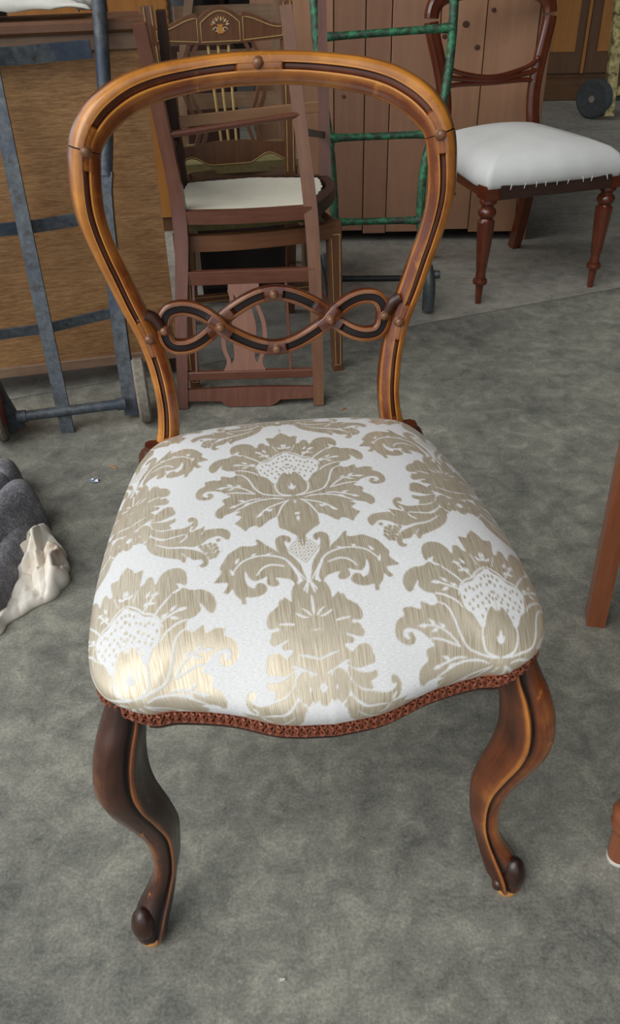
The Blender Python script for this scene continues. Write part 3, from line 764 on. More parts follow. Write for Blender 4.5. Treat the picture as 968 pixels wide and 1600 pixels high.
# ---- upright inlaid chair
bc = Thing('inlaid_side_chair', 'upright mahogany side chair with pale string inlay and urn marquetry, under the upturned chair', 'chair',
           (-.108, 2.055, 0), 13 * D)
for sx in (-1, 1):
    g = Geo(); g.bar((sx * .193, .02, .405), (sx * .200, .005, 0), .036, .036, up=(0, -1, 0), ch=.06, w1=.026, d1=.026)
    lg = bc.part('leg', g, M_mahog2)
    for dx in (-.011, .011):
        g = Geo(); g.bar((sx * .194 + dx, .0005, .375), (sx * .1995 + dx * .62, -.0088, .02), .0017, .0012, up=(0, -1, 0))
        bc.part('string_inlay', g, M_string, parent=lg)
    for zz_, hw in ((.375, .011), (.02, .007)):
        g = Geo(); g.bar((sx * .196 - hw, .0005 if zz_ > .2 else -.0088, zz_), (sx * .196 + hw, .0005 if zz_ > .2 else -.0088, zz_), .0017, .0012, up=(0, -1, 0))
        bc.part('string_inlay', g, M_string, parent=lg)
    # rear leg running up into the back stile
    P = spline([(sx * .165, .46, 0), (sx * .165, .415, .2), (sx * .168, .405, .42), (sx * .175, .425, .65), (sx * .182, .455, .855)], 26)
    pr = np.stack([[(-a, -b), (a, -b), (a, b), (-a, b)] for a, b in zip(np.linspace(.013, .0165, 26), np.linspace(.014, .011, 26))])
    g = Geo(); g.sweep(P, pr, up=(0, -1, 0)); stl = bc.part('stile', g, M_mahog2)
    for dx in (-.009, .009):
        g = Geo(); g.sweep(P[13:] + A((dx, -.0130, 0)), [(-.0009, -.0015), (.0009, -.0015), (.0009, .0015), (-.0009, .0015)], up=(0, -1, 0))
        bc.part('string_inlay', g, M_string, parent=stl)
# bowed front rail, side rails, back rail
g = Geo(); P = spline([(-.19, .012, .385), (-.1, -.006, .385), (0, -.012, .385), (.1, -.006, .385), (.19, .012, .385)], 20)
g.sweep(P, [(-.011, -.019), (.011, -.019), (.011, .019), (-.011, .019)], up=(0, 0, 1)); bc.part('front_rail', g, M_mahog2)
for sx in (-1, 1):
    g = Geo(); g.bar((sx * .19, .03, .385), (sx * .167, .40, .385), .022, .04); bc.part('side_rail', g, M_mahog2)
    g = Geo(); g.bar((sx * .198, .02, .165), (sx * .165, .42, .165), .014, .022); bc.part('side_stretcher', g, M_mahog2)
g = Geo(); g.bar((-.165, .405, .385), (.165, .405, .385), .022, .04); bc.part('back_rail', g, M_mahog2)
g = Geo(); g.bar((-.18, .21, .165), (.18, .21, .165), .014, .022); st = bc.part('cross_stretcher', g, M_mahog2)
for dz in (-.007, .007):
    g = Geo(); g.bar((-.17, .2028, .165 + dz), (.17, .2028, .165 + dz), .0012, .0016); bc.part('string_inlay', g, M_string, parent=st)
g = Geo()
hsx = A([(-.17, .05), (-.09, .035), (0, .03), (.09, .035), (.17, .05), (.150, .388), (0, .39), (-.150, .388)])
g.prism(hsx, .034, (0, 0, .419), (1, 0, 0), (0, 1, 0)); bc.part('seat_pad', g, M_olive)
# crest: three arched panels
def arch(x0, x1, zb, zs, rise, n=10):
    return [(x0 + (x1 - x0) * i / n, zs + rise * math.sin(math.pi * i / n)) for i in range(n + 1)]
top = [(-.178, .818)] + [(-.165 + .105 * i / 10, .806 + .030 * (.5 - .5 * math.cos(math.pi * i / 10))) for i in range(11)] + \
      [(-.056 + .112 * i / 12, .826 + .024 * math.sin(math.pi * i / 12)) for i in range(13)] + \
      [(.06 + .105 * i / 10, .836 - .030 * (.5 - .5 * math.cos(math.pi * i / 10))) for i in range(11)] + [(.178, .818)]
poly = [(.178, .772), (.0, .764), (-.178, .772)] + top
g = Geo(); g.prism(poly, .020, (0, .437, 0)); cr = bc.part('crest_rail', g, M_mahog2)
FY = .4262
def inlay(pts, r=.0011, closed=True):
    g = Geo(); P = A([(x, FY, z) for x, z in pts]); g.sweep(P, [(-r, -.0006), (r, -.0006), (r, .0012), (-r, .0012)], up=(0, -1, 0), closed=closed)
    return bc.part('string_inlay', g, M_string, parent=cr)
inlay([(-.051, .772), (-.051, .812)] + [(-.051 + .102 * i / 12, .815 + .026 * math.sin(math.pi * i / 12)) for i in range(13)] + [(.051, .772)])
for sx in (-1, 1):
    inlay([(sx * .060, .773), (sx * .165, .780), (sx * .165, .803)] + [(sx * (.160 - .100 * i / 10), .800 + .026 * (.5 - .5 * math.cos(math.pi * i / 10))) for i in range(11)])
M_mq = plain('satinwood_marquetry', S(214, 150, 70), .5, .35, 300)
M_mq2 = plain('holly_marquetry', S(226, 214, 178), .5, .2, 200)
g = Geo()
g.prism([(-.007, .790), (.007, .790), (.010, .800), (.006, .806), (.009, .811), (-.009, .811), (-.006, .806), (-.010, .800)], .001, (0, FY - .0004, 0))
bc.part('urn_marquetry', g, M_mq, parent=cr)
for k in range(10):
    a = math.pi * (.06 + .88 * k / 9); r0, r1 = .012, .019 + .004 * (k % 2)
    c = (math.cos(a) * (r0 + r1) / 2 * 1.25, .808 + math.sin(a) * (r0 + r1) / 2)
    g = Geo(); d = A((math.cos(a), math.sin(a))); n_ = A((-d[1], d[0]))
    g.prism([A(c) - d * .006, A(c) + n_ * .0024, A(c) + d * .006, A(c) - n_ * .0024], .001, (0, FY - .0004, 0))
    bc.part('leaf_marquetry', g, M_mq if k % 2 else M_mq2, parent=cr)
for sx in (-1, 1):
    g = Geo(); th = np.linspace(0, 5.2, 18); rr = np.linspace(.0075, .002, 18)
    P = np.stack([sx * (.0115 + rr * np.cos(th)), np.full(18, FY - .0004), .798 + rr * np.sin(th)], 1)
    g.sweep(P, [(-.0009, -.0005), (.0009, -.0005), (.0009, .0008), (-.0009, .0008)], up=(0, -1, 0)); bc.part('scroll_marquetry', g, M_mq2, parent=cr)
# serpentine lower back rail with a string line on its lower edge
xs = np.linspace(-.168, .168, 29)
low = lambda x: .478 + .022 * np.cos(np.abs(x) / .168 * 2 * math.pi) * (np.abs(x) > .05) + (.022 if False else 0)
lz = np.array([.470 + .024 * (0.5 + .5 * math.cos((abs(x) - .11) / .06 * math.pi)) if abs(x) > .05 else .470 for x in xs])
poly = [(x, .528 + .006 * math.cos(x / .168 * math.pi)) for x in xs[::-1]] + list(zip(xs, lz))
g = Geo(); g.prism(poly, .018, (0, .414, 0)); lr = bc.part('back_cross_rail', g, M_mahog2)
g = Geo(); P = np.stack([xs, np.full(29, .4045), lz + .004], 1); g.sweep(P, [(-.0011, -.0006), (.0011, -.0006), (.0011, .001), (-.0011, .001)], up=(0, -1, 0)); bc.part('string_inlay', g, M_string, parent=lr)
for x0, x1 in ((-.035, -.020), (-.008, .0), (.020, .022)):
    g = Geo(); g.tube([(x0, .436, .772), (x1, .416, .525)], .0038, 8); bc.part('spindle', g, M_string)
for sx in (-1, 1):
    for k in (0, 1):
        q = .02 * k
        g = Geo(); P = spline([(sx * (.062 + q), .434, .772), (sx * (.095 + q), .430, .70), (sx * (.086 + q), .424, .635), (sx * (.058 + q), .418, .575), (sx * (.070 + q), .416, .527)], 22)
        g.sweep(P, [(-.0045, -.006), (.0045, -.006), (.0045, .006), (-.0045, .006)], up=(0, -1, 0)); bc.part('lyre_strip', g, M_mahog2)

# ---- the chair turned upside down on top of it: crest on the floor, back towards the camera, legs in the air
ac = Thing('upturned_side_chair', 'reddish mahogany side chair turned upside down, pierced splat and crest resting on the floor', 'chair', (-.146, 1.90, 0), 0)
PL = spline([(-.322, 1.898, .0), (-.308, 1.945, .22), (-.293, 2.005, .44), (-.312, 2.010, .66), (-.333, 1.995, .853)], 30)
PR = spline([(.029, 1.900, .0), (.027, 1.955, .22), (.020, 2.025, .44), (-.004, 2.10, .66), (-.028, 2.17, .866)], 30)
wA = np.r_[np.linspace(.013, .0165, 15), np.linspace(.0165, .014, 15)]
for P in (PL, PR):
    pr = np.stack([[(-a, -.013), (a, -.013), (a, .013), (-a, .013)] for a in wA])
    g = Geo(); g.sweep(P, pr, up=(0, -1, 0)); ac.part('stile_leg', g, M_mahog if P is PL else M_mahog2, world=True)
def on(P, z):
    return A([np.interp(z, P[:, 2], P[:, k]) for k in range(2)] + [z])
def across(z0, z1, zc0, h, d, name, mat, zr=None, lift=0):
    a, b = on(PL, z0), on(PR, z0 if zr is None else zr); g = Geo(); g.bar(a, b, d, h, up=(0, 0, 1), ch=.1); return ac.part(name, g, mat, world=True)
across(.315, 0, 0, .034, .018, 'back_cross_rail', M_mahog)
across(.082, 0, 0, .022, .016, 'back_cross_rail', M_mahog)
# shaped crest (upside down, its shaped edge touching the floor)
a, b = on(PL, .035), on(PR, .035); ex = norm(b - a); Wd = np.linalg.norm(b - a)
xs = np.linspace(0, Wd, 33)
def cb(x):
    u = abs(x / Wd - .5) * 2
    return -.036 if u < .34 else (-.036 + .016 * min(1, (u - .34) / .10) if u < .5 else -.020 + .004 * (u - .5))
poly = [(x, .012 + .004 * math.sin(x / Wd * math.pi)) for x in xs[::-1]] + [(x, cb(x) + .001) for x in xs]
g = Geo(); g.prism(poly, .017, a, ex, norm(on(PL, .10) - on(PL, .0))); ac.part('crest_rail', g, M_mahog, world=True)
# splat, in the plane of the back
def bp_(u, z):
    return on(PL, z) * (1 - u) + on(PR, z) * u
def flat(pts, name, mat, th=.007):
    """outline given as (u across, z) on the inclined back plane"""
    g = Geo(); nn = norm(np.cross(bp_(1, .2) - bp_(0, .2), bp_(.5, .3) - bp_(.5, .1))); k = len(pts)
    f = [bp_(u, z) + nn * th / 2 for u, z in pts]; r = [bp_(u, z) - nn * th / 2 for u, z in pts]
    F = [tuple(range(k)), tuple(range(2 * k - 1, k - 1, -1))] + [(i, k + i, k + (i + 1) % k, (i + 1) % k) for i in range(k)]
    UVs = [(z, u * .35) for u, z in pts] * 2
    g.add(f + r, F, UVs); return ac.part(name, g, mat, world=True)
hw = [(.300, .115), (.285, .115), (.278, .085), (.268, .060), (.245, .058), (.225, .075), (.200, .090), (.175, .088), (.150, .078), (.130, .075), (.115, .085), (.104, .118), (.094, .120), (.090, .135)]
us = spline([(h, z) for z, h in hw], 40)
flat([(.46 - h, z) for h, z in us] + [(.46 + h, z) for h, z in us[::-1]], 'splat', M_splat)
for sx in (-1, 1):
    arm = spline([(.46 + sx * .105, .285), (.46 + sx * .085, .262), (.46 + sx * .120, .235), (.46 + sx * .150, .200), (.46 + sx * .150, .150), (.46 + sx * .115, .115), (.46 + sx * .14, .092)], 26)
    w_ = .016
    flat([(u - w_, z) for u, z in arm] + [(u + w_, z) for u, z in arm[::-1]], 'splat_scroll', M_splat)
for u0 in (.105, .80):
    g = Geo(); g.bar(bp_(u0, .092), bp_(u0 - .02, .30), .007, .007); ac.part('spindle', g, M_mahog, world=True)
# seat frame, underside up, with calico tacked inside
RL, RRr = on(PL, .452), on(PR, .452)
FLc, FRc = A((-.322, 2.295, .45)), A((.062, 2.335, .45))
RL = RL + A((0, 0, .0)); 
g = Geo(); P = spline([RL, (RL + RRr) / 2 + A((0, -.012, 0)), RRr], 16); g.sweep(P, [(-.011, -.015), (.011, -.015), (.011, .015), (-.011, .015)], up=(0, 0, 1)); ac.part('back_seat_rail', g, M_mahog, world=True)
g = Geo(); P = spline([RL + A((-.004, .014, .0)), A((-.322, 2.15, .452)), FLc + A((.006, -.015, .002))], 14); g.sweep(P, [(-.011, -.015), (.011, -.015), (.011, .015), (-.011, .015)], up=(0, 0, 1)); ac.part('side_seat_rail', g, M_dark, world=True)
g = Geo(); P = spline([RRr + A((.004, .014, .0)), A((.052, 2.12, .452)), A((.074, 2.22, .452)), FRc + A((-.004, -.03, .002))], 18); g.sweep(P, [(-.012, -.016), (.012, -.016), (.012, .016), (-.012, .016)], up=(0, 0, 1)); ac.part('side_seat_rail', g, M_dark, world=True)
g = Geo(); P = spline([FLc, (FLc + FRc) / 2 + A((0, .02, 0)), FRc], 14); g.sweep(P, [(-.011, -.015), (.011, -.015), (.011, .015), (-.011, .015)], up=(0, 0, 1)); ac.part('front_seat_rail', g, M_dark, world=True)
ring = [RL + A((-.004, .0, 0)), (RL + RRr) / 2 + A((0, -.012, 0)), RRr + A((.0, 0, 0)), A((.040, 2.12, 0)), A((.058, 2.20, 0)), FRc + A((-.012, -.03, 0)), (FLc + FRc) / 2 + A((0, .008, 0)), FLc + A((.014, -.012, 0)), A((-.314, 2.15, 0))]
rim = []
for i in range(len(ring)):
    p, q = ring[i][:2], ring[(i + 1) % len(ring)][:2]
    m = max(2, int(np.linalg.norm(q - p) / .014))
    for j in range(m):
        e = p + (q - p) * j / m; c = A((-.13, 2.17)); e = c + (e - c) * (.975 if (j % 2) else .955); rim.append(e)
g = Geo(); k = len(rim)
V = [(x, y, .4665) for x, y in rim] + [(-.13 + (x + .13) * .6, 2.17 + (y - 2.17) * .6, .462) for x, y in rim] + [(-.13, 2.17, .460)]
F = [(i, (i + 1) % k, k + (i + 1) % k, k + i) for i in range(k)] + [(k + i, k + (i + 1) % k, 2 * k) for i in range(k)]
V += [(x, y, .4560) for x, y in rim]; b0 = 2 * k + 1
F += [(i, b0 + i, b0 + (i + 1) % k, (i + 1) % k) for i in range(k)] + [tuple(b0 + i for i in range(k))]
g.add(V, F); ac.part('calico_lining', g, M_calico, world=True, label='cream calico lining tacked under the seat')
# front legs in the air, stretchers
FLt, FRt = A((-.320, 2.235, .860)), A((.060, 2.43, .872))
for p0, p1 in ((FLc, FLt), (FRc + A((0, 0, 0)), FRt)):
    g = Geo(); P = spline([p0 + A((0, 0, -.02)), p0 * .66 + p1 * .34 + A((.0, 0, 0)), p0 * .33 + p1 * .67, p1], 16)
    pr = np.linspace(.0165, .0105, 16)[:, None, None] * A([(-1, -1), (1, -1), (1, 1), (-1, 1)])[None]
    g.sweep(P, pr, up=(0, -1, 0)); ac.part('leg', g, M_dark if p0 is FLc else M_mahog, world=True)  # left leg in darker wood: its shadow is put into the colour
g = Geo(); g.tube([on(PL, .633) + A((0, -.006, 0)), on(PR, .655) + A((0, -.006, 0))], .0075, 12); ac.part('turned_stretcher', g, M_mahog, world=True)
pl1, pr1 = FLc * .6 + FLt * .4, FRc * .58 + FRt * .42
g = Geo(); g.bar(pl1, pr1, .012, .026); ac.part('flat_stretcher', g, wood('pale_stretcher', S(96, 66, 46), S(150, 112, 82), S(180, 142, 108), .45), world=True)
for z0, z1 in ((.62, .56), (.76, .69)):
    g = Geo(); f = (z1 - .45) / (.872 - .45); g.bar(on(PR, z0), FRc * (1 - f) + FRt * f, .010, .016); ac.part('side_stretcher', g, M_dark, world=True)
    g = Geo(); f = (z1 - .45) / (.86 - .45); g.bar(on(PL, z0), FLc * (1 - f) + FLt * f, .010, .016); ac.part('side_stretcher', g, M_dark, world=True)

# ---- a third chair half hidden behind the pair
cc = Thing('ladder_back_chair', 'plain brown chair half hidden behind the stacked inlaid chair', 'chair', (-.215, 2.90, 0), 8 * D)
M_plain = wood('dull_brown_oak', S(50, 38, 28), S(112, 88, 66), S(160, 132, 104), .5)
for sx in (-1, 1):
    g = Geo(); P = spline([(sx * .165, .10, 0), (sx * .165, .03, .42), (sx * .150, .05, .65), (sx * .135 + .04, .10, .90)], 18); g.sweep(P, [(-.013, -.012), (.013, -.012), (.013, .012), (-.013, .012)], up=(0, -1, 0)); cc.part('stile', g, M_plain)
    g = Geo(); g.bar((sx * .18, -.28, .42), (sx * .19, -.285, 0), .036, .036, up=(0, -1, 0), w1=.026, d1=.026); cc.part('leg', g, M_plain)
    g = Geo(); g.bar((sx * .18, -.28, .40), (sx * .165, .03, .40), .022, .045); cc.part('side_rail', g, M_plain)
    g = Geo(); g.bar((sx * .185, -.28, .2), (sx * .165, .05, .2), .014, .02); cc.part('side_stretcher', g, M_plain)
for y_, z_, n_ in ((-.28, .40, 'front_rail'), (.03, .40, 'back_rail'), (.04, .56, 'ladder_slat'), (.055, .68, 'ladder_slat'), (.08, .80, 'ladder_slat')):
    g = Geo(); P = spline([(-.16, y_, z_), (0, y_ + .02, z_), (.16, y_, z_)], 10); g.sweep(P, [(-.007, -.022), (.007, -.022), (.007, .022), (-.007, .022)], up=(0, 0, 1)); cc.part(n_, g, M_plain)
g = Geo(); g.prism([(-.175, -.275), (.175, -.275), (.16, .025), (-.16, .025)], .03, (0, 0, .425), (1, 0, 0), (0, 1, 0)); cc.part('seat_pad', g, M_olive)

M_box = plain('gloom_filler_dark', S(40, 32, 27), .7, .4, 14)  # added dark mass standing in for the gloom behind the stacked chairs
bx_ = Thing('gloom_filler_box', 'low dark box added under the half hidden brown chair to deepen the shade', 'box', (-.215, 2.90, 0), 8 * D)
g = Geo(); g.box((-.155, -.25, .0), (.145, .0, .30), .004); bx_.part('body', g, M_box)
g = Geo(); g.box((-.158, -.253, .30), (.148, .003, .325), .004); bx_.part('lid', g, M_box)
for z in (.05, .22):
    g = Geo(); g.box((-.156, -.256, z), (.146, -.250, z + .03), .001); bx_.part('batten', g, M_dark)

# ------------------------------------------------------------------ cabinet with plywood back, seen from behind, at the left
M_ply = N('plywood_back')
def _ply():
    w = M_ply
    g1 = w.noise(w.obj((8, 8, 110)), 1.6, 5, .7, .8)
    g2 = w.noise(w.obj((40, 40, 330)), 1.0, 3, .7)
    bl = w.noise(w.obj(), 5, 4, .6)
    k = w.math('MULTIPLY_ADD', g1, .55, w.math('MULTIPLY_ADD', g2, .45, w.math('MULTIPLY', bl, .35)))
    c = w.ramp(k, [(.42, S(88, 58, 34)), (.62, S(134, 96, 58)), (.82, S(176, 136, 90))])
    w.bump(g2, .2, .001)
    return w.out(c, .6)
M_ply = _ply()
M_cabtop = wood('worn_brown_top', S(54, 34, 24), S(104, 70, 50), S(140, 104, 78), .45)
M_cabedge = wood('grey_brown_batten', S(70, 54, 44), S(126, 100, 80), S(156, 130, 106), .6)
CY = 13 * D
cab = Thing('wooden_cabinet', 'brown wooden cabinet with its plywood back turned to the camera, behind the blue sack truck', 'cabinet', (-.348, 2.085, 0), CY)
Wc, Hc, Dc = .95, .835, .17
g = Geo(); g.box((-Wc, 0, .085), (0, .012, .80), .001); cab.part('back_panel', g, M_ply)
g = Geo(); g.box((-Wc, .012, .07), (0, Dc, .80), .002); cab.part('carcass', g, M_cabedge)
g = Geo(); g.box((-Wc - .01, -.018, .832), (.010, Dc + .02, .858), .006); cab.part('top_board', g, M_cabtop)
g = Geo(); g.box((-Wc, -.006, .798), (.0, .016, .833), .002); cab.part('upper_batten', g, M_cabedge)
g = Geo(); g.box((-Wc, -.008, .058), (0, .014, .086), .002); cab.part('lower_batten', g, M_cabedge)
for x in (-Wc + .03, -.05):
    for y in (.04, Dc - .04):
        g = Geo(); g.bar((x, y, .071), (x, y, 0), .05, .05, up=(0, 1, 0)); cab.part('foot', g, M_cabtop)

# white sheet bundled on the cabinet
def crumple(nx, ny, fx, seed, amp, freq, name, label, cat, mat, loc, rz, thick=.004, group=None):
    """cloth: fx(u,v)->(x,y,z) base surface, noise folds added; solid."""
    r = np.random.default_rng(seed)
    ks = [(r.normal(0, freq), r.normal(0, freq), r.uniform(0, 6.28), r.uniform(.4, 1)) for _ in range(9)]
    V, F = [], []
    for j in range(ny):
        for i in range(nx):
            u, v = i / (nx - 1), j / (ny - 1)
            x, y, z = fx(u, v)
            n_ = sum(a * abs(math.sin(p * u + q * v + ph)) for p, q, ph, a in ks) / 9
            V.append((x + amp * .5 * math.sin(7 * v + seed), y, max(.002, z + amp * (n_ - .25))))
    for j in range(ny - 1):
        for i in range(nx - 1):
            F.append((j * nx + i, j * nx + i + 1, (j + 1) * nx + i + 1, (j + 1) * nx + i))
    me = bpy.data.meshes.new(name); me.from_pydata(V, [], F); me.polygons.foreach_set('use_smooth', np.ones(len(F), bool))
    me.materials.append(mat); o = bpy.data.objects.new(name, me); col.objects.link(o); o.location = loc; o.rotation_euler = (0, 0, rz)
    m = o.modifiers.new('thickness', 'SOLIDIFY'); m.thickness = thick; m.offset = 1
    return tag(o, label, cat, group) if label else o
M_sheet = plain('white_cotton', S(226, 224, 216), .9, .10, 14)
sh = crumple(90, 40, lambda u, v: (-.80 + .70 * u, .0 + .165 * v, .006 + .055 * (math.sin(math.pi * min(1, max(0, v))) ** .5) * (math.sin(math.pi * u) ** .4 if 0 < u < 1 else 0)),
             3, .05, 13, 'white_sheet', 'bundled white cotton sheet lying on top of the brown cabinet', 'sheet', M_sheet,
             (-.348, 2.085, .8595), CY)

# ------------------------------------------------------------------ blue-grey steel sack truck leaning on the cabinet
M_blue = N('chipped_blue_grey_paint')
def _blue():
    w = M_blue
    nz = w.noise(w.obj(), 55, 6, .7, .3); big = w.noise(w.obj(), 9, 3, .6)
    c = w.ramp(nz, [(.34, S(64, 54, 46)), (.42, S(70, 76, 82)), (.62, S(90, 97, 103)), (.74, S(120, 122, 122))])
    c = w.mix(c, S(48, 60, 82), w.ramp(big, [(.50, (0, 0, 0)), (.68, (.7, .7, .7))]))
    w.bump(nz, .25, .001)
    return w.out(c, .48, Metallic=.25)
M_blue = _blue()
M_rubber = plain('worn_rubber', S(138, 132, 120), .9, .4, 90, bump=.2)
M_redhub = plain('faded_red_paint', S(150, 74, 60), .6, .4, 60)
tr = Thing('blue_sack_truck', 'chipped blue-grey steel sack truck leaning on the cabinet at the left', 'hand truck', (-.585, 1.83, 0), 13 * D)
def tw(z, x, dy=0.0):
    """point on the truck's leaning plane, world x"""
    return A((x, 1.842 + .213 * z + .23 * (x + .45) + dy, z))
RB = [tw(.012, -.445), tw(.25, -.452), tw(.50, -.452)]
g = Geo(); P = spline(RB + [tw(.57, -.444)], 16); g.sweep(P, [(-.017, -.009), (.017, -.009), (.017, .009), (-.017, .009)], up=(0, -1, .25)); tr.part('side_rail', g, M_blue, world=True)
g = Geo(); g.tube(spline([tw(.56, -.445), tw(.66, -.432), tw(.80, -.424), tw(.92, -.418), tw(1.02, -.41)], 18), .0155, 14); tr.part('tube_handle', g, M_blue, world=True)
LB = [tw(.012, -.715), tw(.12, -.755), tw(.30, -.81), tw(.57, -.86)]
g = Geo(); P = spline(LB, 16); g.sweep(P, [(-.017, -.009), (.017, -.009), (.017, .009), (-.017, .009)], up=(0, -1, .25)); tr.part('side_rail', g, M_blue, world=True)
g = Geo(); g.tube(spline([tw(.56, -.858), tw(.70, -.875), tw(.88, -.885), tw(1.02, -.89)], 14), .0155, 14); tr.part('tube_handle', g, M_blue, world=True)
g = Geo(); P = [tw(.0, -.595, -.028), tw(.40, -.622, -.020), tw(.82, -.648, -.014)]; g.sweep(spline(P, 14), [(-.0165, -.003), (.0165, -.003), (.0165, .003), (-.0165, .003)], up=(0, -1, .22)); tr.part('centre_strap', g, M_blue, world=True)
for z, sag, zr, h in ((.798, .0, .806, .036), (.463, .006, .478, .030), (.238, .012, .262, .026)):
    P = spline([tw(z - .01, -.86 + .04 * (z < .3)), tw(z - sag * .5, -.75, .02), tw(z - sag * .2, -.62, .024 + .0), tw((z + zr) / 2, -.52, .018), tw(zr, -.447, .006)], 24)
    g = Geo(); g.sweep(P, [(-.0025, -h / 2), (.0025, -h / 2), (.0025, h / 2), (-.0025, h / 2)], up=(0, -.2, 1)); tr.part('cross_strap', g, M_blue, world=True)
aL, aR = tw(.055, -.705, -.03), tw(.055, -.452, -.03)
g = Geo(); g.tube([aL, aR], .0125, 16); ax_ = tr.part('axle', g, M_blue, world=True)
ad = norm(aR - aL)
for p, s in ((aL, 1), (aR, -1)):
    g = Geo(); g.tube([p, p + ad * s * .022], .0155, 16); tr.part('axle_collar', g, M_blue, world=True, parent=ax_)
for c, s in ((aR + ad * .042, 1), (aL - ad * .045, -1)):
    c = A((c[0], c[1] + .01, .0805)); 
    g = Geo(); g.lathe([(.045, -.013), (.074, -.015), (.080, -.010), (.080, .010), (.074, .015), (.045, .013)], 32, c, ad); wh = tr.part('wheel', g, M_rubber, world=True)
    g = Geo(); g.lathe([(.0002, -.016), (.046, -.016), (.047, 0), (.046, .016), (.0002, .016)], 24, c, ad); tr.part('wheel_hub', g, M_redhub, world=True, parent=wh)

# ------------------------------------------------------------------ grey wool blanket heap with a cream dust sheet beneath
w = N('grey_wool')
fz = w.noise(w.obj(), 230, 4, .75); bz = w.noise(w.obj(), 40, 3, .6)
w.bump(w.math('MULTIPLY_ADD', bz, .5, fz), .8, .004)
M_wool = w.out(w.ramp(w.math('MULTIPLY_ADD', fz, .7, w.math('MULTIPLY', bz, .3)), [(.36, S(62, 62, 70)), (.50, S(104, 104, 112)), (.62, S(156, 155, 160))]), .95, Sheen_Weight=.3)
w = N('stained_cream_cotton')
M_cream = w.out(w.ramp(w.noise(w.obj(), 16, 4, .6), [(.30, S(180, 152, 128)), (.44, S(224, 214, 200)), (.62, S(238, 233, 222))]), .9)

def fold_sheet(name, label, cat, mat, height, yr, xr, x0, nx=110, ny=110, thick=.006, edge=.02):
    """cloth lying in folds: height(x, y) above the floor inside a ragged right-hand border."""
    ys_, xs_ = zip(*xr)
    V, F = [], []
    for j in range(ny):
        y = yr[0] + (yr[1] - yr[0]) * j / (ny - 1)
        xe = float(np.interp(y, ys_, xs_)) + .004 * math.sin(61 * y) + .003 * math.sin(143 * y)
        for i in range(nx):
            x = x0 + (xe - x0) * i / (nx - 1)
            m = min(1.0, (xe - x) / edge, (y - yr[0]) / edge, (yr[1] - y) / edge)
            m = max(0.0, m); m = math.sqrt(m * (2 - m))
            V.append((x, y, .001 + m * height(x, y)))
    for j in range(ny - 1):
        for i in range(nx - 1): F.append((j * nx + i, j * nx + i + 1, (j + 1) * nx + i + 1, (j + 1) * nx + i))
    c = A(V).mean(0) * A((1, 1, 0))
    me = bpy.data.meshes.new(name); me.from_pydata((A(V) - c).tolist(), [], F); me.polygons.foreach_set('use_smooth', np.ones(len(F), bool)); me.materials.append(mat)
    o = bpy.data.objects.new(name, me); col.objects.link(o); o.location = c
    m = o.modifiers.new('thickness', 'SOLIDIFY'); m.thickness = thick; m.offset = 1
    return tag(o, label, cat)
def seg_d(x, y, a, b):
    ax_, ay_ = a; bx_, by_ = b; t_ = ((x - ax_) * (bx_ - ax_) + (y - ay_) * (by_ - ay_)) / ((bx_ - ax_) ** 2 + (by_ - ay_) ** 2); t_ = min(1, max(0, t_))
    return math.hypot(x - ax_ - t_ * (bx_ - ax_), y - ay_ - t_ * (by_ - ay_)), t_
def ridges(R, base):
    def h(x, y):
        v = base
        for a, b, H, w_ in R:
            d, t_ = seg_d(x, y, a, b)
            q = 1 - (d / w_) ** 2
            if q > 0: v = max(v, base + (H - base) * q ** .55)
        return v + .0015 * math.sin(90 * x + 40 * y) * math.sin(70 * y)
    return h
fold_sheet('wool_blanket', 'grey wool blanket thrown in thick folds on the floor at the left', 'blanket', M_wool,
           ridges([((-.588, 1.385), (-.70, 1.06), .108, .044), ((-.580, 1.325), (-.585, 1.08), .060, .028), ((-.66, 1.50), (-1.0, 1.48), .085, .055),
                   ((-.60, 1.455), (-.80, 1.36), .060, .040), ((-.78, 1.42), (-.95, 1.1), .10, .06), ((-.575, 1.42), (-.645, 1.30), .072, .020), ((-.60, 1.30), (-.60, 1.12), .050, .016), ((-.64, 1.43), (-.72, 1.28), .100, .022), ((-.66, 1.535), (-.78, 1.525), .062, .02)], .013),
           (1.085, 1.60), [(1.08, -.552), (1.20, -.550), (1.30, -.553), (1.38, -.550), (1.42, -.565), (1.45, -.62), (1.53, -.63), (1.57, -.68), (1.60, -.76)], -1.05)
_ck = np.random.default_rng(11).uniform(0, 1, (40, 40))
def cr(x, y):
    gx, gy = (x + .7 + .3 * y) / .014, (y - 1.0 - .4 * x) / .024
    i, j = int(math.floor(gx)) % 39, int(math.floor(gy)) % 39; fx_, fy_ = gx - math.floor(gx), gy - math.floor(gy)
    a_, b_, c_, d_ = _ck[i, j], _ck[i + 1, j], _ck[i, j + 1], _ck[i + 1, j + 1]
    f = a_ + (b_ - a_) * fx_ + (d_ - b_) * fy_ if fx_ > fy_ else a_ + (d_ - c_) * fx_ + (c_ - a_) * fy_      # creased facets
    b0 = .010 + .036 * max(0, 1 - math.hypot((x + .532) / .05, (y - 1.275) / .075) ** 2) + .026 * max(0, 1 - math.hypot((x + .492) / .035, (y - 1.215) / .06) ** 2)
    return b0 * (.5 + 1.0 * f) + .013 * f
fold_sheet('cream_dust_sheet', 'stained cream cotton sheet crumpled out from under the grey blanket', 'sheet', M_cream, cr,
           (1.06, 1.345), [(1.06, -.56), (1.10, -.535), (1.14, -.498), (1.17, -.474), (1.21, -.458), (1.25, -.478), (1.29, -.492), (1.345, -.535)], -.60, 110, 150, .0025, .012)

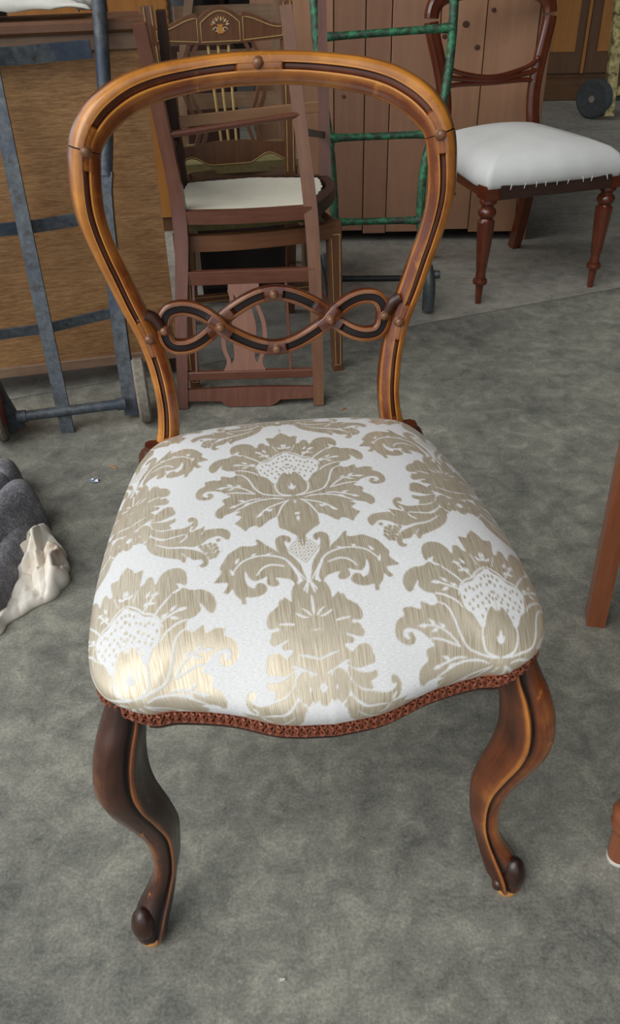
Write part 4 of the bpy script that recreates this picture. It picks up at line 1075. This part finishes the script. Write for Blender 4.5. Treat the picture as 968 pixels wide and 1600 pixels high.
# ------------------------------------------------------------------ tall planked crate behind
M_planks = [wood('crate_plank_%s' % n, S(*a), S(*b), S(*c), .75, .5, .8, .3) for n, a, b, c in
            (('rosy', (108, 72, 54), (150, 110, 86), (176, 138, 110)), ('brown', (100, 68, 50), (140, 102, 80), (166, 128, 102)), ('tan', (116, 80, 58), (162, 120, 92), (190, 150, 116)))]
M_inside = plain('crate_interior', S(60, 46, 38), .9, .3, 10)
crate = Thing('planked_crate', 'tall rosy-brown crate of wide vertical planks standing behind the green truck', 'crate', (.455, 3.235, 0), -1.5 * D)
edges = [-.62, -.49, -.335, -.225, -.135, .03, .185, .365, .415]
for i, (a_, b_) in enumerate(zip(edges[:-1], edges[1:])):
    z0 = .035 + .006 * ((i * 7) % 3) if i < 7 else .0
    g = Geo(); y_ = .0015 * ((i * 5) % 4)
    g.box((a_ + .0015, y_ - .0, z0), (b_ - .0015, .020, 1.28), .002)
    crate.part('plank', g, M_planks[(i * 2 + i // 3) % 3])
g = Geo(); g.box((-.62, .021, .05), (.415, .48, 1.27), .002); crate.part('carcass', g, M_inside)
for x in (-.59, .385):
    g = Geo(); g.box((x - .025, .03, 0), (x + .025, .45, .05), .002); crate.part('skid', g, M_planks[1])
M_knotw = plain('dark_plank_knot', S(92, 58, 42), .8, .4, 60)
for x, z, r_ in ((-.30, .52, .007), (.115, .735, .012), (.16, .665, .010), (.045, .70, .009), (.205, .775, .008), (.12, .18, .006)):
    g = Geo(); g.ellipsoid((x, -.0004, z), (r_, .0012, r_ * .85), 14, 6); crate.part('knot', g, M_knotw)

# ------------------------------------------------------------------ green painted truck frame leaning in front of the crate
M_green = N('flaking_green_paint')
def _green():
    w = M_green
    nz = w.noise(w.obj(), 48, 6, .7, .5)
    c = w.ramp(nz, [(.40, S(50, 52, 46)), (.50, S(40, 84, 60)), (.60, S(52, 126, 84)), (.78, S(70, 146, 100))])
    w.bump(nz, .4, .0015)
    return w.out(c, .5)
M_green = _green()
M_steel = plain('dark_worn_steel', S(94, 100, 102), .45, .4, 40, metal=.5)
M_blacksteel = plain('black_steel', S(40, 42, 44), .5, .4, 40, metal=.4)
gt = Thing('green_sack_truck', 'flaking green steel sack truck frame leaning against the planked crate', 'hand truck', (.24, 2.52, 0), 0)
RP = spline([(.376, 2.55, .16), (.362, 2.585, .27), (.368, 2.62, .40), (.388, 2.65, .48), (.428, 2.69, .60), (.444, 2.73, .74), (.448, 2.78, .92), (.446, 2.82, 1.05)], 40)
LP = spline([(.10, 2.55, .16), (.098, 2.585, .27), (.088, 2.63, .45), (.066, 2.69, .62), (.050, 2.73, .76), (.044, 2.78, .92), (.042, 2.82, 1.05)], 40)
for P in (RP, LP):
    g = Geo(); g.tube(P, np.linspace(.0125, .0135, 40), 12); gt.part('side_rail', g, M_green, world=True)
for z0, z1, yo in ((.268, .268, -.0), (.497, .500, 0), (.752, .768, 0)):
    a_, b_ = on(LP, z0), on(RP, z1)
    P = resample([a_, b_], 24); u = np.linspace(-1, 1, 24); r = .0105 + .006 * np.abs(u) ** 6
    g = Geo(); g.tube(P, r, 12); gt.part('rung', g, M_green, world=True)
for x in (.390, .085):
    g = Geo(); g.tube(spline([(x, 2.497, .013), (x, 2.505, .10), (x - .012, 2.54, .155), (x - .016, 2.555, .175)], 14), .0195, 16); gt.part('grey_foot_tube', g, M_steel, world=True)
g = Geo(); g.tube([(.08, 2.54, .105), (.392, 2.54, .100)], .0095, 12); gt.part('axle', g, M_blacksteel, world=True)
g = Geo(); g.lathe([(.0002, -.008), (.012, -.008), (.013, .0), (.012, .010), (.0002, .011)], 14, (.414, 2.52, .118), (1, 0, 0)); gt.part('axle_nut', g, M_steel, world=True)

# ------------------------------------------------------------------ balloon-back chair with white calico seat
M_red = wood('red_mahogany', S(36, 13, 8), S(86, 38, 21), S(130, 70, 40), .2, 1.0, 1.2, .3, coat=.4)
M_white = plain('white_calico', S(222, 224, 222), .92, .05, 18, bump=.06)
wc = Thing('white_seat_chair', 'red mahogany balloon-back chair with a plain white stuffed seat and reeded turned legs', 'chair', (.7658, 2.6381, 0), 17.1 * D)
def reed(h, a_): return 1 + (.07 * abs(math.sin(6 * a_)) if .115 < h < .265 else 0)
TP = [(.0002, 0), (.0095, 0), (.0125, .055), (.013, .062), (.022, .066), (.024, .073), (.022, .080), (.015, .084), (.017, .090), (.015, .096), (.016, .104), (.0145, .110), (.0165, .116),
      (.020, .17), (.0245, .235), (.0255, .262), (.021, .268), (.0185, .272), (.026, .281), (.0285, .289), (.026, .298), (.0185, .305), (.019, .311), (.026, .317), (.027, .324), (.024, .330), (.0002, .331)]
for sx in (-1, 1):
    g = Geo(); g.lathe(TP, 36, (sx * .2106, 0, 0), (0, 0, 1), flute=reed); lg = wc.part('leg', g, M_red)
    g = Geo(); g.box((sx * .2106 - .026, -.026, .328), (sx * .2106 + .026, .026, .372), .004); wc.part('leg_block', g, M_red, parent=lg)
    P = spline([(sx * .185, .47, 0), (sx * .183, .425, .18), (sx * .18, .40, .38)], 14)
    g = Geo(); g.sweep(P, [(-.016, -.02), (.016, -.02), (.016, .02), (-.016, .02)], up=(0, -1, 0)); wc.part('leg', g, M_red)
    g = Geo(); g.bar((sx * .2106, 0, .352), (sx * .180, .40, .352), .03, .05); wc.part('side_rail', g, M_red)
g = Geo(); g.bar((-.19, -.024, .352), (.19, -.024, .352), .03, .042); wc.part('front_rail', g, M_dark)
g = Geo(); g.bar((-.18, .40, .352), (.18, .40, .352), .026, .046); wc.part('back_rail', g, M_red)
# stuffed seat: superellipse cushion
o_ = A([(-.232, -.028), (-.10, -.046), (0, -.052), (.10, -.046), (.232, -.028), (.238, .05), (.222, .20), (.200, .36), (.175, .42), (0, .43), (-.175, .42), (-.200, .36), (-.222, .20), (-.238, .05)])
oc = np.vstack([o_, o_[:1]]); ring = resample(oc, 121)[:-1]
prof = [(.97, .370), (.99, .374), (1.012, .388), (1.018, .405), (1.00, .422), (.95, .440), (.86, .456), (.72, .468), (.5, .478), (.25, .483)]
V = []
for f, z in prof:
    for x, y in ring: V.append((x * f, .19 + (y - .19) * f, z - (.012 * (abs(x) / .24) ** 2 if f > .4 else 0)))
V.append((0, .19, .484)); k = 120; F = []
for r_ in range(len(prof) - 1):
    for i in range(k): F.append((r_ * k + i, r_ * k + (i + 1) % k, (r_ + 1) * k + (i + 1) % k, (r_ + 1) * k + i))
F += [((len(prof) - 1) * k + i, (len(prof) - 1) * k + (i + 1) % k, len(V) - 1) for i in range(k)] + [tuple(range(k))]
g = Geo(); g.add(V, F); sc_ = wc.part('stuffed_seat', g, M_white, label='plain white calico stuffed seat', angle=80)
for i in range(9):
    x = -.16 + .04 * i + random.uniform(-.01, .01)
    g = Geo(); g.bar((x, -.047, .377), (x + random.uniform(-.006, .006), -.049, .362), .0035, .0012, up=(0, -1, 0), w1=.0008); wc.part('fray', g, M_white, parent=sc_)
# back frame
def wy(z): return .41 + .16 * (z - .40)
hb = spline([(.176, .36), (.170, .44), (.166, .50), (.169, .56), (.188, .65), (.208, .725), (.214, .765), (.206, .80), (.175, .828), (.10, .842), (0, .846)], 70)
full = np.vstack([hb, (hb[:-1] * A((-1, 1)))[::-1]])
P = np.stack([full[:, 0], wy(full[:, 1]), full[:, 1]], 1)
MP = [(-.019, -.010), (-.019, .004), (-.012, .010), (-.004, .0115), (.004, .0095), (.011, .0105), (.017, .006), (.019, -.002), (.019, -.010)]
ij = int(np.argmin(np.abs(hb[:, 1] - .770)))
n_ = len(full)
for sl, nm in ((slice(0, ij), 'stile'), (slice(ij, n_ - ij), 'crest_rail'), (slice(n_ - ij, n_), 'stile')):
    sc__ = np.interp(P[sl, 2], [.36, .75, .80, .845], [1.12, 1.12, 1.2, 1.4])
    g = Geo(); g.sweep(P[sl], sc__[:, None, None] * A(MP)[None], up=(0, -1, .15)); wc.part(nm, g, M_red)
# carved cross bar: three reeds fanning into scrolls
bar_ = []
for k_, dz in enumerate((-.016, 0, .016)):
    Pm = spline([(-.168, wy(.605) - .004, .607 + dz * 2.0), (-.12, wy(.60) - .006, .598 + dz * 1.1), (0, wy(.59) - .008, .588 + dz * .55), (.12, wy(.60) - .006, .598 + dz * 1.1), (.168, wy(.605) - .004, .607 + dz * 2.0)], 36)
    g = Geo(); g.tube(Pm, .0085 - .001 * abs(k_ - 1), 10)
    if k_ == 0: base = wc.part('cross_bar', g, M_red)
    else: wc.part('reed', g, M_red, parent=base)
    for sx in (-1, 1):
        if k_ != 1:
            g = Geo(); g.ellipsoid((sx * .164, wy(.605) - .010, .607 + dz * 2.2), (.009, .009, .009), 12, 8); wc.part('scroll', g, M_red, parent=base)

# ------------------------------------------------------------------ chair just inside the right edge of the picture: turned front leg, raked rear leg
M_amber = wood('amber_mahogany', S(70, 34, 20), S(138, 78, 48), S(180, 116, 78), .36, 1.0, 1.2, .25, coat=.2)
rc = Thing('turned_leg_chair', 'brown chair cut by the right edge, its ringed turned leg and square leg showing', 'chair', (.394, .612, 0), -13 * D)
TP2 = [(.0002, .004), (.0135, .004), (.0145, .012), (.0165, .055), (.0175, .066), (.021, .070), (.0225, .076), (.0205, .082), (.0225, .088), (.024, .095), (.0215, .102), (.0175, .108), (.0185, .14), (.023, .24), (.025, .30), (.019, .306), (.026, .318), (.025, .33), (.0002, .331)]
M_cup = plain('white_glide', S(214, 208, 198), .5, .2, 60)
for x in (0, .40):
    g = Geo(); g.lathe(TP2, 28, (x, 0, 0)); lg = rc.part('leg', g, M_amber)
    g = Geo(); g.lathe([(.0002, 0), (.0145, 0), (.0150, .003), (.0140, .006), (.0002, .0065)], 18, (x, 0, 0)); rc.part('glide', g, M_cup, parent=lg)
    g = Geo(); g.box((x - .024, -.024, .33), (x + .024, .024, .40), .003); rc.part('leg_block', g, M_amber, parent=lg)
    xr = x + (.012 if x == 0 else -.02)
    P = spline([(x, .465, 0), (x - .008, .446, .19), (x - .015, .430, .375), (x - .010, .45, .62), (x, .50, .85)], 24)
    g = Geo(); g.sweep(P, [(-.0155, -.019), (.0155, -.019), (.0155, .019), (-.0155, .019)], up=(0, -1, 0)); rc.part('stile_leg', g, M_amber)
    g = Geo(); g.bar((x, 0, .37), (x - .012, .43, .37), .024, .055); rc.part('side_rail', g, M_amber)
g = Geo(); g.bar((0, 0, .37), (.40, 0, .37), .024, .055); rc.part('front_rail', g, M_amber)
g = Geo(); g.bar((.012, .44, .37), (.38, .44, .37), .024, .055); rc.part('back_rail', g, M_amber)
g = Geo(); g.prism([(-.01, -.03), (.41, -.03), (.39, .42), (.02, .42)], .05, (0, 0, .425), (1, 0, 0), (0, 1, 0)); rc.part('seat_pad', g, M_olive)
g = Geo(); g.bar((.012, .515, .80), (.38, .515, .80), .02, .08); rc.part('crest_rail', g, M_amber)

# ------------------------------------------------------------------ far furniture
M_wr = wood('orange_brown_oak', S(80, 46, 16), S(150, 96, 36), S(190, 134, 64), .5, .5, .6, .2)
M_wr2 = wood('deep_brown_oak', S(40, 24, 12), S(84, 54, 26), S(120, 82, 44), .5, .5, .6, .2)
wd = Thing('far_wardrobe', 'dark orange-brown wardrobe against the back of the shed, beyond the yellow truck', 'wardrobe', (2.2, 6.35, 0), 0)
g = Geo(); g.box((-.75, .02, .08), (.75, .60, 2.0), .006); wd.part('carcass', g, M_wr2)
g = Geo(); g.box((-.80, -.02, .0), (.80, .60, .14), .006); wd.part('plinth', g, M_wr2)
for i in range(3):
    x0 = -.74 + i * .495
    g = Geo(); g.box((x0, -.004, .17), (x0 + .485, .018, 1.95), .004); d_ = wd.part('door', g, M_wr2)
    g = Geo(); g.box((x0 + .07, -.012, .30), (x0 + .415, -.003, 1.85), .004); wd.part('door_panel', g, M_wr, parent=d_)
    g = Geo(); g.box((x0 + .47, -.016, .17), (x0 + .492, -.004, 1.95), .004); wd.part('door_bead', g, M_wr, parent=d_)
yt = Thing('yellow_sack_truck', 'flaking cream-yellow sack truck at the far right, standing before the wardrobe', 'hand truck', (1.98, 5.62, 0), 0)
w = N('flaking_yellow_paint'); nz = w.noise(w.obj(), 22, 6, .75, .4)
M_yel = w.out(w.ramp(nz, [(.40, S(70, 58, 40)), (.48, S(150, 136, 84)), (.66, S(196, 184, 128))]), .6)
M_tyre = plain('dark_tyre', S(64, 68, 70), .85, .3, 30)
for x in (-.055, .36):
    g = Geo(); g.bar((x, -.02, .02), (x, .30, 1.35), .062, .05, up=(0, -1, .2)); yt.part('side_rail', g, M_yel)
for z in (.16, .66, 1.1):
    g = Geo(); y_ = -.02 + .32 * z / 1.35; g.bar((-.05, y_, z), (.36, y_, z), .04, .055); yt.part('cross_rail', g, M_yel)
for x in (-.14, .44):
    g = Geo(); g.lathe([(.065, -.03), (.10, -.035), (.115, -.022), (.115, .022), (.10, .035), (.065, .03)], 30, (x, .04, .115), (1, .9 if x < 0 else 0, 0)); wh = yt.part('wheel', g, M_tyre)
    g = Geo(); g.lathe([(.0002, -.03), (.02, -.032), (.024, -.014), (.066, -.018), (.066, .018), (.024, .014), (.02, .032), (.0002, .03)], 24, (x, .04, .115), (1, .9 if x < 0 else 0, 0)); yt.part('wheel_hub', g, M_rubber, parent=wh)
g = Geo(); g.bar((-.14, .04, .115), (.44, .04, .115), .03, .03); yt.part('axle', g, M_tyre)
# cupboard and black drum glimpsed between the cabinet and the stacked chairs
oc_ = Thing('orange_cupboard', 'honey-orange cupboard glimpsed above the stacked chairs, left of the black drum', 'cupboard', (-.62, 3.45, 0), 4 * D)
g = Geo(); g.box((-.42, .0, .0), (.28, .45, 1.30), .005); oc_.part('carcass', g, M_wr2)
for x0, x1 in ((-.41, -.07), (-.06, .27)):
    g = Geo(); g.box((x0, -.016, .06), (x1, .0, 1.26), .004); d_ = oc_.part('door', g, M_wr)
    g = Geo(); g.tube([(x1 - .035, -.026, .06), (x1 - .035, -.026, 1.26)], .014, 12); oc_.part('door_bead', g, M_amber, parent=d_)
tk = Thing('travel_chest', 'dark brown travel chest standing behind the stacked chairs, under the black drum', 'trunk', (-.340, 3.14, 0), 3 * D)
g = Geo(); g.box((-.12, 0, .0), (.12, .26, .60), .01); tk.part('body', g, M_dark)
g = Geo(); g.box((-.128, -.008, .60), (.128, .268, .70), .012); tk.part('lid', g, M_dark)
for z in (.08, .52):
    g = Geo(); g.box((-.122, -.006, z), (.122, .0, z + .035), .001); tk.part('batten', g, M_mahog2)
M_lac = plain('black_lacquer', S(24, 22, 22), .25, .3, 12)
M_rim = plain('pale_rim', S(170, 176, 176), .4, .3, 40)
dr = Thing('black_drum', 'glossy black ribbed drum with a pale rim standing on the travel chest', 'drum', (-.340, 3.27, .7005), 0)
pr = [(.0002, 0), (.10, 0)] + [(.105 + .003 * (i % 2), .01 + .013 * i) for i in range(24)] + [(.11, .33), (.0002, .34)]
g = Geo(); g.lathe(pr, 40); dr.part('body', g, M_lac)
th = np.linspace(0, 2 * np.pi, 40, endpoint=False)
g = Geo(); g.tube(np.stack([.111 * np.cos(th), .111 * np.sin(th), np.full(40, .012)], 1), .006, 8, closed=True); dr.part('rim', g, M_rim)

# ------------------------------------------------------------------ litter on the floor
M_foil = plain('crumpled_foil', S(188, 196, 214), .3, .4, 200, metal=.6)
g = Geo(); r_ = np.random.default_rng(5)
g.ellipsoid((0, 0, .004), (.011, .007, .004), 9, 6)
g.V[0] = g.V[0] * (1 + r_.normal(0, .22, g.V[0].shape)); g.V[0][:, 2] = np.abs(g.V[0][:, 2])
g.moved(Matrix.Translation((-.484, 1.553, 0)))
solo('foil_wrapper', 'tiny crumpled silver-blue wrapper on the floor left of the chair', 'wrapper', g, M_foil, (-.484, 1.553, 0), smooth=False)
M_chip = plain('orange_wood_chip', S(190, 128, 84), .8, .3, 200)
for (x, y, a_, ln, lb) in ((.092, 1.868, .6, .016, 'small orange wood chip on the floor right of the upturned chair'),
                           (-.452, 1.612, -.7, .02, 'thin orange splinter on the floor beside the silver-blue wrapper'),
                           (.248, .575, .3, .008, 'tiny pale wood crumb on the floor in front of the right cabriole leg'),
                           (-.045, .467, .1, .006, 'tiny pale wood crumb on the floor nearest the camera')):
    g = Geo(); d_ = A((math.cos(a_), math.sin(a_), 0)); c = A((x, y, .0018)); g.bar(c - d_ * ln / 2, c + d_ * ln / 2, .004, .003, ch=.2, w1=.002)
    solo('wood_chip', lb, 'wood chip', g, M_chip if ln > .01 else M_cup, (x, y, 0), group='wood chips on the floor')
